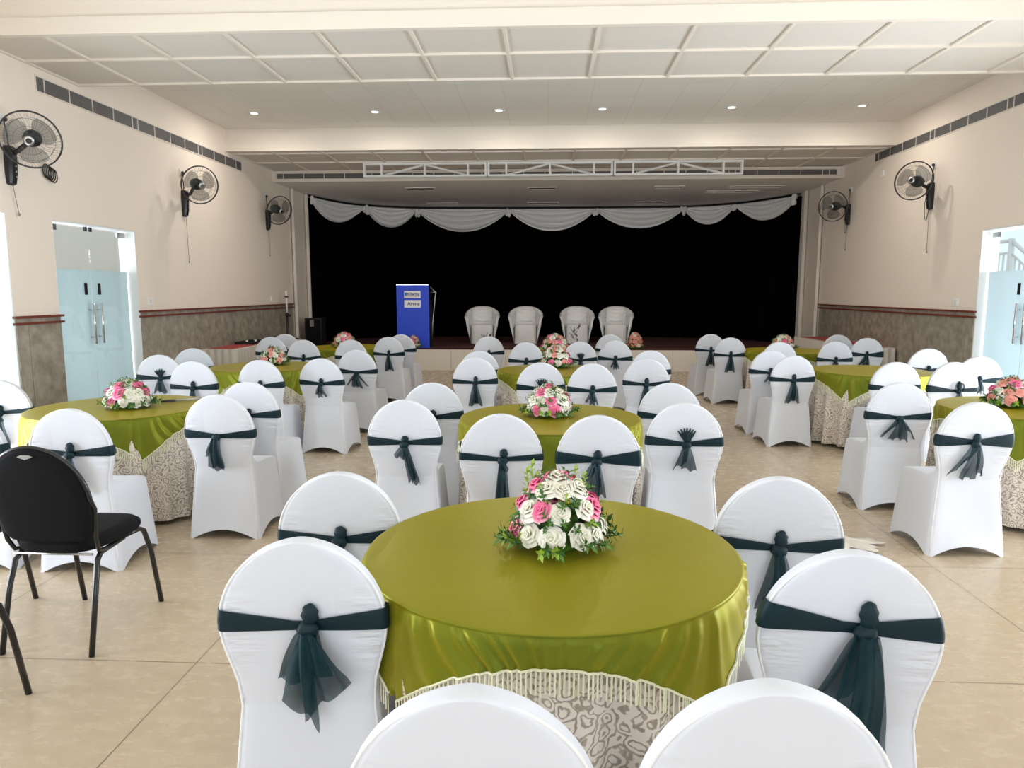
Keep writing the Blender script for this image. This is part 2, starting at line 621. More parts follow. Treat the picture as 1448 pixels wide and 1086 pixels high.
glass_door('door_2', WALL_L, -1, *OPEN_L[1])
glass_door('door_3', WALL_R, 1, *OPEN_R[0])

# outside the doors
o = struct('ground', MB().box(-14, WALL_L - 0.22, BACK, 20, -0.2, -0.02).box(WALL_R + 0.22, 16, BACK, 22, -0.2, -0.02), M_pave)
tag(o, 'pale paving outside the glass doors', 'ground')
o = obj('building_wall', MB().box(-9.2, -9.0, 2, 22, 0, 5.2), M_outwall)
tag(o, 'plain white building wall seen through the left glass door', 'wall')
o['kind'] = 'structure'
st = thing('outdoor_staircase', 'white railing staircase outside the right glass door', 'staircase', (8.5, 13.6, 0))
mb = MB()
mb.box(-0.9, 0.9, -0.1, 3.0, 1.35, 1.5)
mb.box(-0.05, 0.15, -0.1, 3.0, 0, 1.35)
for i in range(8):
    y = -0.1 - 0.28 * i
    mb.box(-0.05, 1.3, y - 0.28, y, 1.5 - 0.17 * (i + 1) - 0.17, 1.5 - 0.17 * (i + 1))
obj('steps', mb, M_outwall, st)
mb = MB()
mb.tube([(-0.0, 3.0, 2.52), (0.0, 0.0, 2.52)], 0.035, 8)
mb.tube([(0, 0, 2.52), (0, -2.2, 1.20)], 0.035, 8)
mb.tube([(-0.0, 3.0, 2.30), (0.0, 0.0, 2.30)], 0.02, 8)
mb.tube([(0, 0, 2.30), (0, -2.2, 0.98)], 0.02, 8)
obj('handrail', mb, M_white, st, True)
mb = MB()
for i in range(22):
    y = 2.9 - i * 0.135
    mb.tube([(0, y, 1.5), (0, y, 2.30)], 0.018, 6)
for i in range(1, 16):
    y = -i * 0.135
    mb.tube([(0, y, 1.3 + y * 0.6), (0, y, 2.30 + y * 0.6)], 0.018, 6)
obj('balusters', mb, M_white, st, True)
obj('newel_post', MB().tube([(0, 0, 1.0), (0, 0, 2.56)], 0.05, 10), M_white, st, True)

# ------------------------------------------------------------------ downlights
for i, x in enumerate((-4.40, -2.57, -0.72, 0.80, 2.67, 4.52)):
    pos = ('leftmost', 'second from left', 'third from left', 'third from right', 'second from right', 'rightmost')[i]
    L_ = bpy.data.lights.new('downlight_lamp', 'AREA')
    L_.shape = 'DISK'; L_.size = 0.10; L_.energy = 15; L_.color = (1.0, 0.93, 0.84)
    lo_ = bpy.data.objects.new('downlight_lamp', L_); col.objects.link(lo_); lo_.location = (x, 10.85, 4.235)
    t = thing('downlight', 'round recessed downlight in the grey ceiling strip, %s of six' % pos, 'ceiling light', (x, 10.85, 4.25), 0, 'six recessed downlights')
    obj('bezel', MB().lathe([(0.052, -0.004), (0.085, -0.008), (0.09, -0.001), (0.052, -0.001)], 24), M_white, t, True)
    obj('lens', MB().lathe([(0.051, -0.006), (0.051, -0.001)], 24), M_lamp, t)

# ------------------------------------------------------------------ vents
def air_vent(label, origin, rot, length, h, seed):
    """local: x along, z up, faces -y"""
    rnd = random.Random(seed)
    t = thing('air_vent', label, 'air vent', origin, rot, 'long slotted air vents')
    fr = MB()
    fr.box(0, length, -0.012, 0, 0, 0.012)
    fr.box(0, length, -0.012, 0, h - 0.012, h)
    fr.box(0, 0.012, -0.012, 0, 0.012, h - 0.012)
    fr.box(length - 0.012, length, -0.012, 0, 0.012, h - 0.012)
    x = 0.012; n = 0
    cells = []
    while x < length - 0.2:
        wd = 0.12 if n % 5 == 0 else 0.40
        x2 = min(x + wd, length - 0.012)
        fr.box(x2 - 0.006, x2 + 0.006, -0.011, 0, 0.012, h - 0.012)
        x = x2; n += 1
    obj('frame', fr, M_trim, t)
    lv = MB()
    z = 0.02
    while z < h - 0.018:
        lv.box(0.012, length - 0.012, -0.0095, -0.004, z, z + 0.006)
        z += 0.0135
    obj('louvres', lv, M_grille, t)
    obj('duct_back', MB().box(0.012, length - 0.012, -0.0035, -0.001, 0.012, h - 0.012), M_duct, t)
    return t
air_vent('long slotted air vent high on the left wall', (WALL_L, 7.4, 3.655), PI / 2, 5.0, 0.165, 1)
air_vent('long slotted air vent high on the right wall', (WALL_R, 12.55, 3.745), -PI / 2, 5.2, 0.15, 2)
air_vent('slotted air vent across the beam above the stage opening', (WALL_L + 0.08, 13.82, 3.742), 0, 10.6, 0.116, 3)
for i, (x, y, wd) in enumerate(((-2.6, 14.85, 0.6), (-0.1, 14.9, 0.6), (2.45, 14.85, 0.6), (-2.5, 17.35, 0.75), (-0.1, 17.35, 0.75), (2.45, 17.4, 0.75), (3.9, 15.6, 1.1), (4.2, 14.9, 1.1))):
    nm = ('front row, left', 'front row, middle', 'front row, right', 'back row, left', 'back row, middle', 'back row, right', 'rear of two wide ones at right', 'front of two wide ones at right')[i]
    t = thing('ceiling_diffuser', 'rectangular air diffuser in the ceiling over the stage, ' + nm, 'air vent', (x, y, 3.70), 0, 'diffusers over the stage')
    h = wd / 2
    f = MB()
    f.box(-h, h, -0.15, -0.12, -0.015, -0.001).box(-h, h, 0.12, 0.15, -0.015, -0.001).box(-h, -h + 0.03, -0.12, 0.12, -0.015, -0.001).box(h - 0.03, h, -0.12, 0.12, -0.015, -0.001)
    obj('frame', f, M_trim, t)
    obj('slot', MB().box(-h + 0.03, h - 0.03, -0.12, 0.12, -0.004, -0.001), M_duct if i < 6 else M_grille, t)

# ------------------------------------------------------------------ truss
t = thing('lighting_truss', 'white square lighting truss hung before the stage opening', 'truss', (0.06, 13.05, 3.58 + 0.08))
def truss_segment(x0, x1):
    mb = MB()
    z0, z1 = 0.0, 0.215
    q = 0.016
    for y in (-0.035, 0.035):
        for z in (z0, z1):
            mb.box(x0, x1, y - q, y + q, z - q, z + q)
        L = x1 - x0
        posts = [x0 + q, x0 + L * 0.15, x0 + L * 0.5, x0 + L * 0.85, x1 - q]
        for x in posts:
            mb.box(x - q, x + q, y - q, y + q, z0 + q, z1 - q)
        for xa, xb in ((posts[1], posts[2]), (posts[3], posts[2])):
            mb.tube([(xa, y, z0 + 0.01), (xb, y, z1 - 0.01)], 0.014, 4)
    for x in (x0 + q, x0 + L * 0.15, x0 + L * 0.5, x0 + L * 0.85, x1 - q):
        for z in (z0, z1):
            mb.box(x - q, x + q, -0.035 + q, 0.035 - q, z - q, z + q)
    return mb
for a, b in ((-3.38, -1.15), (-1.13, 1.10), (1.12, 3.38)):
    obj('truss_segment', truss_segment(a, b), M_white, t)
mb = MB()
for x in (-3.0, -1.14, 1.11, 3.0):
    mb.tube([(x, 0, 0.23), (x, 0, 0.235)], 0.01, 8)
obj('hanger', mb, M_white, t)

# ------------------------------------------------------------------ stage
t = thing('stage_platform', 'low stage platform with cream cloth front and dark red carpet', 'stage', (0.1, 14.3, 0))
obj('carpet', MB().box(-5.39, 5.39, 0.02, 5.28, 0.425, 0.44), M_carpet, t)
mb = MB()
x = -5.4
i = 0
while x < 5.38:
    x2 = min(x + 1.12, 5.39)
    mb.box(x + 0.004, x2 - 0.004, 0.0, 0.03, 0.0, 0.424)
    x = x2
mb.box(-5.39, 5.39, 0.03, 5.28, 0.0, 0.42)
obj('front_panels', mb, M_panel, t)

# curtain track through the points seen in the photograph
TRK = [(-5.22, 15.55), (-4.9, 16.6), (-4.43, 17.35), (-3.26, 17.95), (-0.96, 18.1), (1.2, 18.12), (3.36, 18.02), (4.46, 17.4), (5.0, 16.7), (5.42, 15.85)]
def catmull(P, n):
    out = []
    for i in range(len(P) - 1):
        p0 = P[max(i - 1, 0)]; p1 = P[i]; p2 = P[i + 1]; p3 = P[min(i + 2, len(P) - 1)]
        for k in range(n):
            s = k / n
            out.append(tuple(0.5 * (2 * b + (c - a) * s + (2 * a - 5 * b + 4 * c - d) * s * s + (-a + 3 * b - 3 * c + d) * s ** 3) for a, b, c, d in zip(p0, p1, p2, p3)))
    out.append(P[-1])
    return out
path = catmull(TRK, 60)
L = [0]
for a, b in zip(path, path[1:]):
    L.append(L[-1] + math.dist(a, b))
def at(s):
    s = max(0, min(s, L[-1]))
    import bisect
    i = min(max(bisect.bisect_right(L, s) - 1, 0), len(path) - 2)
    f = (s - L[i]) / max(L[i + 1] - L[i], 1e-9)
    a, b = path[i], path[i + 1]
    d = Vector((b[0] - a[0], b[1] - a[1])).normalized()
    return Vector((a[0] + (b[0] - a[0]) * f, a[1] + (b[1] - a[1]) * f)), Vector((d.y, -d.x))
t = thing('stage_curtain', 'full height black pleated curtain behind the stage', 'curtain', (0.1, 18.0, 0.44))
def cf(u, v):
    s = u * L[-1]
    p, n = at(s)
    p = p - n * (0.10 + 0.035 * math.sin(s * 2 * PI / 0.26 + 0.6 * math.sin(s * 3)))
    return (p.x - 0.1, p.y - 18.0, 0.0 + v * 3.2)
obj('curtain_cloth', MB().grid(cf, 900, 5), M_curtain, t, True, False)
mb = MB()
mb.tube([(at(L[-1] * k / 80)[0].x - 0.1, at(L[-1] * k / 80)[0].y - 18.0, 3.235) for k in range(81)], 0.016, 6)
obj('curtain_track', mb, M_black, t, True)

# scalloped valance
def s_at_x(x):
    best = min(range(len(path)), key=lambda i: abs(path[i][0] - x))
    return L[best]
BX = [-5.2, -4.43, -3.26, -0.96, 1.2, 3.36, 4.46, 5.40]
BS = [s_at_x(x) for x in BX]
DROP = [0.48, 0.50, 0.60, 0.58, 0.52, 0.45, 0.46]
t = thing('swag_valance', 'white satin valance of seven scalloped swags above the stage', 'valance', (0.1, 18.0, 3.66))
for i in range(7):
    s0, s1 = BS[i], BS[i + 1]
    dr = DROP[i] * 0.84
    def sf(u, v, s0=s0, s1=s1, dr=dr, i=i):
        s = s0 + (s1 - s0) * u
        p, n = at(s)
        d = dr * (1 - abs(2 * u - 1) ** 2.1)
        z = -0.02 - (0.05 + d) * v
        c = 2 * u - 1
        fold = 0.030 * math.sin(9 * PI * v ** 0.9 + 2.0 * c * c + i) * (1 - c * c * 0.7) * min(1, v * 4)
        q = p + n * (0.04 + 0.05 * math.sin(PI * v) + fold)
        return (q.x - 0.1, q.y - 18.0, z)
    obj('swag', MB().grid(sf, 40, 46), M_valance, t, True, False)
for i in range(8):
    p, n = at(BS[i])
    q = p + n * 0.10
    mb = MB()
    rr_ = random.Random(i)
    for k in range(7):
        mb.ball((q.x - 0.1 + rr_.uniform(-0.05, 0.05), q.y - 18.0 + rr_.uniform(-0.02, 0.02), -0.10 + rr_.uniform(-0.08, 0.06)), 0.045, 0.04, 0.06, 8, 6)
    obj('rosette', mb, M_valance, t, True)

# ------------------------------------------------------------------ lectern
t = thing('lectern', 'bright blue lectern with two white name plates at stage front', 'lectern', (-2.745, 14.50, 0.44), 0)
obj('front_board', MB().box(-0.335, 0.335, 0.0, 0.02, 0.0, 1.285), M_blue, t, label='bright blue front board')
mb = MB().box(0.30, 0.335, 0.021, 0.42, 0.0, 1.20)
mb.box(-0.335, -0.30, 0.021, 0.42, 0.0, 1.20)
obj('side_board', mb, M_black, t)
obj('top_edge', MB().box(-0.335, 0.335, -0.004, 0.05, 1.286, 1.302), M_chrome, t)
obj('reading_shelf', MB().box(-0.29, 0.29, 0.03, 0.42, 1.10, 1.12), M_black, t)
mb = MB().tube([(0.34, 0.15, 1.25), (0.43, 0.15, 1.16), (0.46, 0.15, 1.14), (0.44, 0.15, 1.05), (0.38, 0.15, 0.5), (0.36, 0.15, 0.02)], 0.012, 8)
mb.tube([(0.335, 0.15, 1.14), (0.46, 0.15, 1.14)], 0.010, 8)
obj('cable_bracket', mb, M_steel, t, True)
for z, h in ((1.095, 0.145), (0.905, 0.155)):
    pl = obj('name_plate', MB().box(-0.175, 0.165, -0.006, -0.001, z - h / 2, z + h / 2), M_label, t)
    txt = 'KillerJng' if z > 1 else 'Arena'
    cu = bpy.data.curves.new('lettering', 'FONT')
    cu.body = txt
    cu.size = 0.075 if z > 1 else 0.10
    cu.align_x = 'CENTER'; cu.align_y = 'CENTER'
    cu.extrude = 0.001
    cu.offset = 0.0015
    tmp = bpy.data.objects.new('lettering', cu)
    col.objects.link(tmp)
    me = bpy.data.meshes.new_from_object(tmp)
    bpy.data.objects.remove(tmp)
    me.materials.clear(); me.materials.append(M_ink)
    lo = link('lettering', me, pl, (0.02 if z > 1 else 0.015, -0.008, z + 0.005), (PI / 2, 0, 0))
    lo['label'] = 'dark lettering reading ' + txt
    if z > 1:
        g = MB()
        g.box(-0.160, -0.115, -0.009, -0.007, z - 0.02, z + 0.04)
        e = obj('emblem', g, M_ink2, pl)
        e['label'] = 'small blue square emblem'
        g = MB().box(-0.15, 0.12, -0.009, -0.007, z - 0.048, z - 0.044)
        obj('underline', g, M_grille, pl)

# speaker and pole by the stage
t = thing('loudspeaker', 'black loudspeaker on the stage by the left pillar', 'loudspeaker', (-4.95, 14.95, 0.44))
obj('cabinet', MB().box(-0.17, 0.19, -0.15, 0.15, 0, 0.60), M_black, t)
obj('grille', MB().box(-0.15, 0.17, -0.160, -0.151, 0.03, 0.57), M_blackfab, t)
obj('paper_tag', MB().box(-0.05, 0.03, -0.165, -0.161, 0.42, 0.56), M_grille, t, label='small grey tag')
t = thing('stand_pole', 'telescopic pole stand, white above black, by left wall', 'stand', (-5.12, 13.8, 0))
obj('lower_tube', MB().tube([(0, 0, 0.1), (0, 0, 1.18)], 0.024, 12), M_black, t, True)
obj('upper_tube', MB().tube([(0, 0, 1.18), (0, 0, 1.61)], 0.018, 12), M_white, t, True, label='white upper tube')
obj('collar', MB().tube([(0, 0, 1.48), (0, 0, 1.51)], 0.034, 12).tube([(0, 0, 1.11), (0, 0, 1.16)], 0.034, 12), M_black, t, True)
obj('knob', MB().ball((0.06, -0.01, 1.13), 0.025, 0.02, 0.025), M_black, t, True)
for a in (0.1, 2.2, 4.2):
    obj('leg', MB().tube([(0, 0, 0.32), (0.16 * math.cos(a), 0.3 * math.sin(a), 0.02)], 0.010, 6), M_black, t, True)

# ------------------------------------------------------------------ stage armchairs
def armchair_parts():
    # slip cover: low seat block, rounded wrap back sweeping into arms
    body = MB()
    rs = []
    for z, hw, f, b in ((0.0, 0.25, -0.30, 0.27), (0.1, 0.245, -0.295, 0.265), (0.25, 0.24, -0.29, 0.26), (0.40, 0.235, -0.285, 0.25), (0.425, 0.225, -0.27, 0.24), (0.43, 0.1, -0.1, 0.1)):
        ring = []
        for k in range(32):
            a = 2 * PI * k / 32
            c, s_ = math.cos(a), math.sin(a)
            e = 0.35
            x = hw * math.copysign(abs(c) ** e, c)
            y = (f + b) / 2 + (b - f) / 2 * math.copysign(abs(s_) ** e, s_)
            fold = 0.006 * math.sin(k * 2.1) * (1 - z / 0.43)
            ring.append((x + fold * c, y + fold * s_, z))
        rs.append(ring)
    body.rings(rs, False, True)
    wrap = MB()
    def wf(u, v, inner):
        a = PI * (u * 1.12 - 0.06)            # from right arm front round the back to the left
        rx, ry = 0.33, 0.28
        x = rx * math.cos(a); y = -0.02 + ry * math.sin(a)
        if u < 0.08: y -= (0.08 - u) * 1.8
        if u > 0.92: y -= (u - 0.92) * 1.8
        top = 0.60 + 0.21 * min(1.0, max(0.0, math.sin(a))) ** 0.7
        z = v * top
        flare = 1 + 0.14 * v * v
        k = 0.84 if inner else 1.0
        base = 0.80 + 0.2 * min(1, v * 1.6)
        q = flare * k * base
        return (x * q, (y + 0.02) * q - 0.02, z)
    n = 36
    rows = []
    for j in range(9):
        rows.append([wf(i / (n - 1), j / 8, False) for i in range(n)])
    # rolled rim
    o_ = rows[-1]; i_ = [wf(i / (n - 1), 1.0, True) for i in range(n)]
    mid = [((a[0] * 1.03 + b[0]) / 2.0, (a[1] + b[1]) / 2, a[2] + 0.018) for a, b in zip(o_, i_)]
    out = [(a[0] * 1.05, a[1] * 1.04, a[2] - 0.01) for a in o_]
    rows[-1] = out
    rows.append(mid)
    for j in range(8, 3, -1):
        rows.append([wf(i / (n - 1), j / 8, True) for i in range(n)])
    vs = [p for r in rows for p in r]
    fs = []
    for j in range(len(rows) - 1):
        for i in range(n - 1):
            fs.append((j * n + i, j * n + i + 1, (j + 1) * n + i + 1, (j + 1) * n + i))
    wrap.add(vs, fs)
    # close arm fronts
    for i in (0, n - 1):
        m_ = len(rows)
        for j in range((m_ - 1) // 2):
            wrap.f.append((j * n + i, (j + 1) * n + i, (m_ - 2 - j) * n + i, (m_ - 1 - j) * n + i))
    return body, wrap
b_, w_ = armchair_parts()
AM1 = b_.mesh('seat_cover', M_valance); AM2 = w_.mesh('back_cover', M_valance)
drape = MB()
def df(u, v):
    x = (u - 0.5) * 0.44
    c = 2 * u - 1
    z = 0.78 - 0.32 * v + 0.03 * (1 - c * c)
    y = 0.205 - 0.03 * math.sin(7 * PI * (v - 0.35 * (1 - c * c))) * 0.5 - 0.10 * c * c
    return (x, y - 0.03, z)
drape.grid(df, 20, 30)
AM3 = drape.mesh('draped_fold', M_valance, True, False)
for i, (x, y, rz) in enumerate(((-1.45, 16.0, 0.05), (-0.47, 16.05, 0.0), (0.69, 16.15, -0.02), (1.57, 16.15, -0.12))):
    nm = ('leftmost of four, nearest the blue lectern', 'second from the lectern', 'third from the lectern', 'rightmost of four')[i]
    t = thing('armchair', 'low round-backed armchair in white satin cover on stage, ' + nm, 'armchair', (x, y, 0.44), rz, 'satin covered armchairs on the stage')
    link('seat_cover', AM1, t); link('back_cover', AM2, t); link('draped_fold', AM3, t)

# ------------------------------------------------------------------ wall fans
def wall_fan(label, X, s, y, zbox, head, aim, cordend, coil=False):
    """s=+1: left wall, room towards +x.  head: centre of cage; aim: direction the fan faces"""
    t = thing('wall_fan', label, 'fan', (X, y, zbox), 0, 'black wall mounted fans')
    O = Vector((X, y, zbox))
    H = Vector(head) - O
    A = Vector(aim).normalized()
    q = A.to_track_quat('Z', 'Y').to_matrix().to_4x4()
    MH = Matrix.Translation(H) @ q
    # housing on the wall
    mb = MB()
    rs = []
    for z, hw, d in ((-0.20, 0.030, 0.03), (-0.185, 0.048, 0.05), (-0.10, 0.055, 0.065), (0.05, 0.055, 0.075), (0.16, 0.05, 0.07), (0.175, 0.04, 0.05)):
        rs.append([(0.0, -hw, z), (s * d * 0.7, -hw, z), (s * d, -hw * 0.6, z), (s * d, hw * 0.6, z), (s * d * 0.7, hw, z), (0.0, hw, z)])
    mb.rings(rs, True, True)
    obj('housing', mb, M_black, t)
    mb = MB()
    for k in range(3):
        mb.ball((s * 0.078, 0, -0.12 + k * 0.05), 0.008, 0.008, 0.008, 8, 6)
    obj('buttons', mb, M_steel, t, True)
    # arm to the motor
    back = H - A * 0.16
    mb = MB().tube([(s * 0.05, 0, 0.10), (s * 0.12, 0, 0.13), tuple(back)], 0.024, 10)
    obj('arm', mb, M_black, t, True)
    mb = MB().lathe([(0.03, -0.20), (0.07, -0.185), (0.082, -0.12), (0.078, -0.075), (0.05, -0.06)], 20).xf(MH)
    obj('motor', mb, M_black, t, True)
    R = 0.262
    for k in range(3):
        def bf(u, v, k=k):
            r = 0.035 + v * 0.185
            wd = (0.5 + 0.75 * math.sin(PI * min(v * 0.72 + 0.14, 1))) 
            a = 2 * PI * k / 3 + 0.4 + (u - 0.5) * wd * 1.35 + v * 0.25
            return (r * math.cos(a), r * math.sin(a), 0.022 * (u - 0.5) * 2 + 0.0)
        mb = MB().grid(bf, 10, 10).xf(MH)
        o = obj('blade', mb, M_blade, t, True, False)
    mb = MB().lathe([(0.034, -0.03), (0.036, 0.02), (0.02, 0.035)], 20).xf(MH)
    obj('hub', mb, M_black, t, True)
    g = MB()
    for rr2, zz in ((R, 0.0), (R * 0.985, 0.012), (R * 0.985, -0.012), (0.20, 0.052), (0.13, 0.068), (0.20, -0.055)):
        g.ring((0, 0, zz), rr2, 0.0060 if rr2 > 0.25 else 0.0016, n=44, m=5)
    nw = 54
    for k in range(nw):
        a = 2 * PI * k / nw
        c, sn = math.cos(a), math.sin(a)
        a2 = a + 0.25
        c2, s2 = math.cos(a2), math.sin(a2)
        g.tube([(0.045 * c, 0.045 * sn, 0.075), (0.16 * math.cos(a + 0.13), 0.16 * math.sin(a + 0.13), 0.066), (0.235 * c2, 0.235 * s2, 0.040), (R * c2, R * s2, 0.008)], 0.0010, 3, False)
        if k % 2 == 0:
            g.tube([(0.07 * c, 0.07 * sn, -0.075), (0.20 * c, 0.20 * sn, -0.058), (R * c, R * sn, -0.008)], 0.0010, 3, False)
    obj('guard', g.xf(MH), M_wire, t, True)
    b = MB().lathe([(0.046, 0.070), (0.048, 0.078), (0.03, 0.084)], 20).xf(MH)
    obj('badge', b, M_steel, t, True)
    obj('badge_centre', MB().lathe([(0.026, 0.0845), (0.026, 0.088)], 16).xf(MH), M_black, t)
    # pull cord and power lead
    e = Vector(cordend) - O
    mb = MB().tube([(s * 0.03, 0, -0.2), tuple((Vector((s * 0.03, 0, -0.2)) + e) / 2), tuple(e)], 0.0035, 6)
    mb.ball(tuple(e), 0.012, 0.012, 0.016, 8, 6)
    obj('pull_cord', mb, M_grille, t, True)
    mb = MB().tube([(s * 0.02, 0.0, 0.17), (s * 0.025, -0.01, 0.28), (s * 0.02, -0.03, 0.38), (s * 0.02, -0.025, 0.42)], 0.006, 6)
    mb.ball((s * 0.03, -0.025, 0.42), 0.022, 0.02, 0.022, 8, 6)
    obj('power_lead', mb, M_black, t, True)
    if s < 0:
        pts = [(s * 0.03, 0.02, 0.10), (s * 0.035, 0.085, 0.04)]
        for k in range(13):
            a = PI * k / 12
            pts.append((s * 0.035, 0.06 + 0.06 * math.cos(a), -0.10 - 0.24 * math.sin(a)))
        obj('cable_loop', MB().tube(pts, 0.005, 6), M_black, t, True)
    if coil:
        mb = MB()
        for j in range(5):
            pts = []
            for k in range(21):
                a = 2 * PI * k / 20
                pts.append((s * (0.02 + 0.006 * j), 0.55 + 0.018 * (j - 2) + 0.055 * math.sin(a), 0.02 + 0.07 * math.cos(a) - 0.01 * j))
            mb.tube(pts, 0.006, 5)
        obj('coiled_cable', mb, M_black, t, True)
    # wall socket (its own thing)
    k_ = thing('wall_socket', 'white socket plate above the ' + label.split(',')[0].replace('black wall fan ', 'fan '), 'socket', (X, y - 0.025, zbox + 0.42), 0, 'white socket plates above the fans')
    obj('plate', MB().box(min(0, s * 0.012), max(0, s * 0.012), -0.045, 0.045, -0.045, 0.05), M_white, k_)
    return t
wall_fan('black wall fan nearest on the left wall, beside the first pier', WALL_L, 1, 6.93, 2.84, (-4.95, 6.79, 3.04), (0.42, -0.85, -0.30), (WALL_L + 0.03, 6.98, 2.36), True)
wall_fan('black wall fan in the middle of the left wall, right of the glass door', WALL_L, 1, 10.32, 2.88, (-4.94, 10.12, 3.10), (0.70, -0.62, -0.22), (WALL_L + 0.03, 10.34, 2.03))
wall_fan('black wall fan farthest on the left wall, by the stage pillar', WALL_L, 1, 13.43, 2.95, (-4.94, 13.14, 3.08), (0.78, -0.55, -0.30), (WALL_L + 0.03, 13.45, 2.28))
wall_fan('black wall fan nearer on the right wall, facing left', WALL_R, -1, 10.66, 2.96, (5.14, 10.48, 3.14), (-0.70, -0.60, 0.0), (WALL_R - 0.03, 10.64, 2.16))
wall_fan('black wall fan farther on the right wall, by the stage pillar', WALL_R, -1, 13.46, 3.0, (5.12, 13.26, 3.11), (-0.66, -0.66, -0.12), (WALL_R - 0.03, 13.48, 2.36))
for i, (x, y, z, s, lb) in enumerate(((WALL_L, 9.28, 1.47, 1, 'white switch plate on the left wall just right of the door'), (WALL_L, 13.5, 1.46, 1, 'white switch plate low on the left wall near the stage'), (WALL_R, 9.85, 1.46, -1, 'white switch plate on the right wall beside the glass door'), (WALL_R, 12.25, 3.52, -1, 'small white sensor plate under the right air vent'))):
    t = thing('switch_plate', lb, 'switch', (x, y, z))
    obj('plate', MB().box(min(0, s * 0.012), max(0, s * 0.012), -0.055, 0.055, -0.05, 0.05), M_white, t)
    obj('rocker', MB().box(min(s * 0.0125, s * 0.017), max(s * 0.0125, s * 0.017), -0.02, 0.02, -0.025, 0.025), M_trim, t)

# ------------------------------------------------------------------ tables along the side walls
def buffet(label, x0, x1, y0, y1, z, slabel):
    t = thing('side_table', label, 'table', ((x0 + x1) / 2, (y0 + y1) / 2, 0))
    hx, hy = (x1 - x0) / 2, (y1 - y0) / 2
    obj('tabletop', MB().box(-hx, hx, -hy, hy, z - 0.03, z), M_skirt, t)
    for sx in (-1, 1):
        for sy in (-1, 1):
            obj('leg', MB().box(sx * (hx - 0.06) - 0.015, sx * (hx - 0.06) + 0.015, sy * (hy - 0.08) - 0.015, sy * (hy - 0.08) + 0.015, 0, z - 0.031), M_steel, t)
    o = thing('table_skirting', slabel, 'table skirt', ((x0 + x1) / 2, (y0 + y1) / 2, 0))
    P = 4 * (hx + hy)
    n = int(P / 0.022)
    def pt(d):
        d = d % P
        for (ax, ay), (bx, by), ln in (((-hx, -hy), (hx, -hy), 2 * hx), ((hx, -hy), (hx, hy), 2 * hy), ((hx, hy), (-hx, hy), 2 * hx), ((-hx, hy), (-hx, -hy), 2 * hy)):
            if d <= ln:
                f = d / ln
                dx, dy = (bx - ax) / ln, (by - ay) / ln
                return ax + (bx - ax) * f, ay + (by - ay) * f, dy, -dx
            d -= ln
        return -hx, -hy, 0, -1
    rs = []
    for v in (0.0, 0.5, 1.0):
        ring = []
        for i in range(n):
            x, y, nx, ny = pt(P * i / n)
            a = 0.012 + (0.010 + 0.012 * v) * math.sin(2 * PI * i / 5.0)
            ring.append((x + nx * a, y + ny * a, z + 0.002 - (z - 0.02) * v))
        rs.append(ring)
    obj('pleats', MB().rings(rs), M_skirt, o, True, False)
    return t
buffet('long side table under pleated off-white cloth against left wall', -5.24, -4.72, 10.5, 12.3, 0.72, 'pleated off-white skirting around the left side table')
o = obj('table_runner', MB().box(-5.2, -4.80, 10.62, 12.2, 0.723, 0.728), M_redcloth)
tag(o, 'red cloth runner on the left side table', 'table runner')
t = thing('serving_tray', 'flat black tray lying on the left red runner', 'tray', (-4.99, 11.75, 0.729))
obj('base', MB().box(-0.16, 0.16, -0.3, 0.3, 0, 0.01), M_black, t)
obj('rim', MB().box(-0.16, -0.15, -0.3, 0.3, 0.0101, 0.04).box(0.15, 0.16, -0.3, 0.3, 0.0101, 0.04).box(-0.15, 0.15, -0.3, -0.29, 0.0101, 0.04).box(-0.15, 0.15, 0.29, 0.3, 0.0101, 0.04), M_black, t)
for i, (dx, dy) in enumerate(((-0.04, -0.1), (0.06, 0.02))):
    t = thing('metal_cup', 'small shiny metal cup on the black tray, ' + ('nearer of two' if i == 0 else 'farther of two'), 'cup', (-4.99 + dx, 11.75 + dy, 0.7395), 0, 'metal cups on the black tray')
    obj('bowl', MB().lathe([(0.015, 0), (0.02, 0.01), (0.035, 0.05), (0.032, 0.05), (0.012, 0.008)], 16), M_chrome, t, True)
buffet('low dark-draped table beyond the left red runner table', -5.24, -4.72, 12.5, 13.4, 0.70, 'pleated skirting around the farther left side table')
o = obj('table_cover', MB().box(-5.25, -4.71, 12.48, 13.42, 0.703, 0.708), M_blackfab)
tag(o, 'plain black cover on the farther left side table', 'table cover')
buffet('long side table under pleated off-white cloth against right wall', 4.86, 5.44, 11.3, 14.1, 0.72, 'pleated off-white skirting around the right side table')
o = obj('table_runner', MB().box(4.95, 5.40, 11.45, 14.0, 0.723, 0.728), M_redcloth)
tag(o, 'red cloth runner on the right side table', 'table runner')

# ------------------------------------------------------------------ banquet chair cover
def sstep(a, b, x):
    t_ = max(0, min(1, (x - a) / (b - a)))
    return t_ * t_ * (3 - 2 * t_)
ZW, ZT, HW = 0.70, 0.95, 0.224
def yback(z):
    if z > 0.47:
        return -0.19 - 0.055 * ((z - 0.47) / 0.48) ** 0.9
    return -0.19 - 0.035 * ((0.47 - z) / 0.47) ** 1.3
def halfw(z):
    if z >= ZW:
        return HW * math.sqrt(max(0.0, 1 - ((z - ZW) / (ZT - ZW)) ** 2))
    if z >= 0.50:
        return 0.186 + (HW - 0.186) * sstep(0.50, ZW, z) 
    return 0.186 + 0.046 * ((0.50 - z) / 0.50) ** 0.8
def yfront(z):
    yb = yback(z)
    if z >= 0.56:
        return yb + 0.052
    if z >= 0.478:
        return yb + 0.052 + 0.10 * ((0.56 - z) / 0.082) ** 3
    if z >= 0.44:
        f = (0.478 - z) / 0.038
        return -0.04 + 0.27 * math.sqrt(1 - (1 - f) ** 2) if f < 1 else 0.23
    return 0.23 + 0.015 * (0.44 - z) / 0.44
